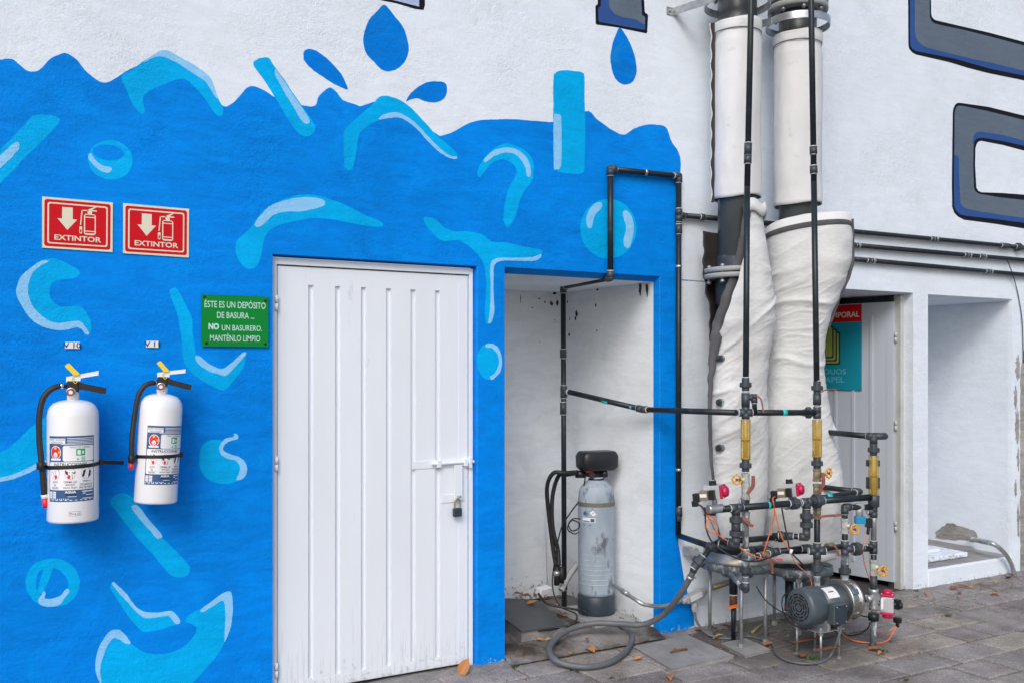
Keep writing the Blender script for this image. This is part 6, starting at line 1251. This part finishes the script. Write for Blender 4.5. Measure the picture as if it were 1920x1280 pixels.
LV = [(872, 1257, 34, 'leaf', 'large orange leaf propped upright against the door corner'), (1073, 1226, 20, 'leaf', 'orange leaf inside the hose loop, left of its neighbour'), (1107, 1221, 26, 'leaf', 'longer curled orange leaf near the middle of the hose loop'),
      (1195, 1235, 18, 'leaf', 'small orange leaf just right of the hose loop'), (1257, 1271, 26, 'leaf', 'orange leaf lying alone at the bottom edge below the access cover'), (1168, 1207, 15, 'leaf', 'tiny orange leaf under the right side of the hose loop'),
      (1101, 1199, 11, 'leafb', 'tiny brown leaf on the rough concrete under the hose'), (1339, 1178, 16, 'leafb', 'brown leaf against the white wall beside the first thin leg'), (1363, 1174, 17, 'leafb', 'round brown leaf at the wall behind the columns'),
      (1310, 1183, 14, 'leafb', 'brown leaf at the foot of the blue pier'), (1346, 1196, 20, 'leafy', 'ochre leaf on the grey cable by the thin legs'), (1441, 1209, 19, 'leafb', 'curled brown leaf beside the second front leg'),
      (1502, 1229, 24, 'leafb', 'dark brown leaf under the pump legs'), (1640, 1219, 24, 'leafb', 'large reddish leaf at the standpipe foot'), (1652, 1226, 18, 'leaf', 'orange leaf beside the standpipe foot'),
      (1706, 1100, 17, 'leafy', 'yellow leaf at the corner of the white pillar'), (1736, 1113, 13, 'leaf', 'orange leaf before the white pillar foot'), (1789, 1104, 20, 'leafb', 'flat brown leaf at the left of the row under the step'),
      (1808, 1101, 18, 'leafb', 'red brown leaf in the middle of the row under the step'), (1822, 1101, 14, 'leaf', 'orange leaf in the row under the step'), (1839, 1095, 11, 'leafb', 'small brown leaf toward the right end of the step'), (1868, 1091, 12, 'leafy', 'yellowish leaf near the right end of the step'),
      (1889, 1084, 20, 'leafb', 'brown leaf under the steel conduit end'), (1798, 1112, 12, 'leafb', 'small brown leaf on the paving before the step'), (1865, 1116, 16, 'leaf', 'thin orange leaf on the paving at the right'), (1756, 1158, 8, 'leaf', 'tiny orange leaf on the open paving'),
      (1012, 1201, 14, 'leaf', 'thin orange leaf below the hatch curb'), (1028, 1199, 12, 'leafy', 'olive leaf under the hose start by the hatch'), (1060, 1238, 10, 'leaf', 'tiny orange leaf touching the hose loop at left')]
NL = [(985, 1118, 18, 'leafb', 'brown leaf at the far left of the hatch'), (998, 1130, 22, 'leaf', 'dry orange leaf on the hatch back edge'), (972, 1114, 16, 'leafb', 'dark brown leaf behind the hatch'), (1050, 1122, 14, 'leafb', 'brown leaf beside the niche pipe foot'), (1006, 1116, 16, 'leafb', 'curled brown leaf beside the white paper'), (1030, 1124, 18, 'leafb', 'brown leaf between the hatch and the hose ends'), (1042, 1136, 14, 'leaf', 'orange leaf on the cables in the niche'), (1058, 1150, 12, 'leafb', 'brown leaf crumb by the front of the niche pipe foot'), (1166, 1160, 12, 'leafb', 'brown leaf at the right foot of the softener tank')]
rl = random.Random(3)
for lst, yz in ((LV, None), (NL, .118)):
    for i, (u, v, px_, k, lab) in enumerate(lst):
        q = G(u, v, .006) if yz is None else G(u, v, yz)
        o = bpy.data.objects.new('leaf', LM[k][i % 2]); sc.collection.objects.link(o); s = px_ * mpp(q) * 1.05; o.scale = (s, s, s); o.location = q; o.rotation_euler = (rl.uniform(-.2, .2), rl.uniform(-.2, .2), rl.uniform(0, 6.28))
        if yz is None and G(u, v, .006).y > .0 and 946 < u < 1236: o.location = G(u, v, .05)
        if u == 872: o.rotation_euler = (rad(35), rad(-58), rad(10)); o.location = P(872, 1262, -.05) + UP * .03
        tag(o, lab, 'leaf', 'fallen dry leaves')
for u, v, s, lab in ((965, 1250, 9, 'weed tuft at the corner of the blue pier'), (1147, 1271, 7, 'weed sprig in the paving joint under the hose loop'), (1520, 1236, 16, 'weed growing beside the pump legs'), (1714, 1110, 10, 'weed at the foot of the white pillar'), (1778, 1155, 8, 'weed in a joint of the open paving'), (1655, 1222, 12, 'weed around the standpipe foot'), (1700, 1275, 7, 'weed sprig at the bottom edge of the paving'), (1452, 1251, 6, 'weed sprig in the joint before the pump')):
    b = MB(); c = G(u, v, 0); k_ = s * mpp(c) * .8; rw_ = random.Random(u)
    for i in range(34 if s > 6 else 16):
        a = rw_.uniform(0, 6.28); r = rw_.uniform(0, .8) * k_; q = c + V((math.cos(a) * r * 1.6, math.sin(a) * r, 0)); h = k_ * rw_.uniform(.3, 1.0); d = V((rw_.uniform(-1, 1), rw_.uniform(-1, 1), 0)) * h * .8; wv = V((math.sin(a), math.cos(a), 0)) * k_ * .10
        b.add([q - wv, q + wv, q + d * .5 + wv * .9 + UP * h * .7, q + d * .5 - wv * .9 + UP * h * .7, q + d + UP * h * .85], [(0, 1, 2, 3), (3, 2, 4)], 0, True)
    one(b, 'weed', M['green'], c, lab, 'weed', 'weeds in the paving joints')
gt = MB(); rg2 = random.Random(11)
for i in range(1500):
    x = rg2.uniform(2.3, 8.0); yy = -abs(rg2.gauss(0, .30)) - .02 if rg2.random() < .75 else rg2.uniform(-1.8, 0)
    if A1[0] + .05 < x < A1[1] - .05 and rg2.random() < .8: yy = rg2.uniform(.1, .95)
    zf_ = .001 if yy < .08 else .046; k_ = rg2.uniform(.002, .006) * (1.5 if rg2.random() < .1 else 1); c = V((x, yy, zf_)); a = rg2.uniform(0, 6)
    gt.box(c + UP * k_ * .4, (k_ * 1.6, k_, k_ * .7), rg2.choice((0, 0, 1, 2)), Matrix.Rotation(a, 3, 'Z') @ Matrix.Rotation(rg2.uniform(-.5, .5), 3, 'X'))
tag(gt.build('grit', [M['conc'], M['leafb'], M['conc2']]), 'fine grit and crumbs of leaf scattered along the foot of the wall', 'grit', kind='stuff')
m_ = MB(); a, b = G(1410, 1184, .012), G(1430, 1168, .02); m_.cyl(a, b, .008, .005, seg=7); one(m_, 'twig', M['leafy'], a, 'short pale stick lying between the column legs', 'stick')
for o in bpy.data.objects:
    if '_w' in o: del o['_w']
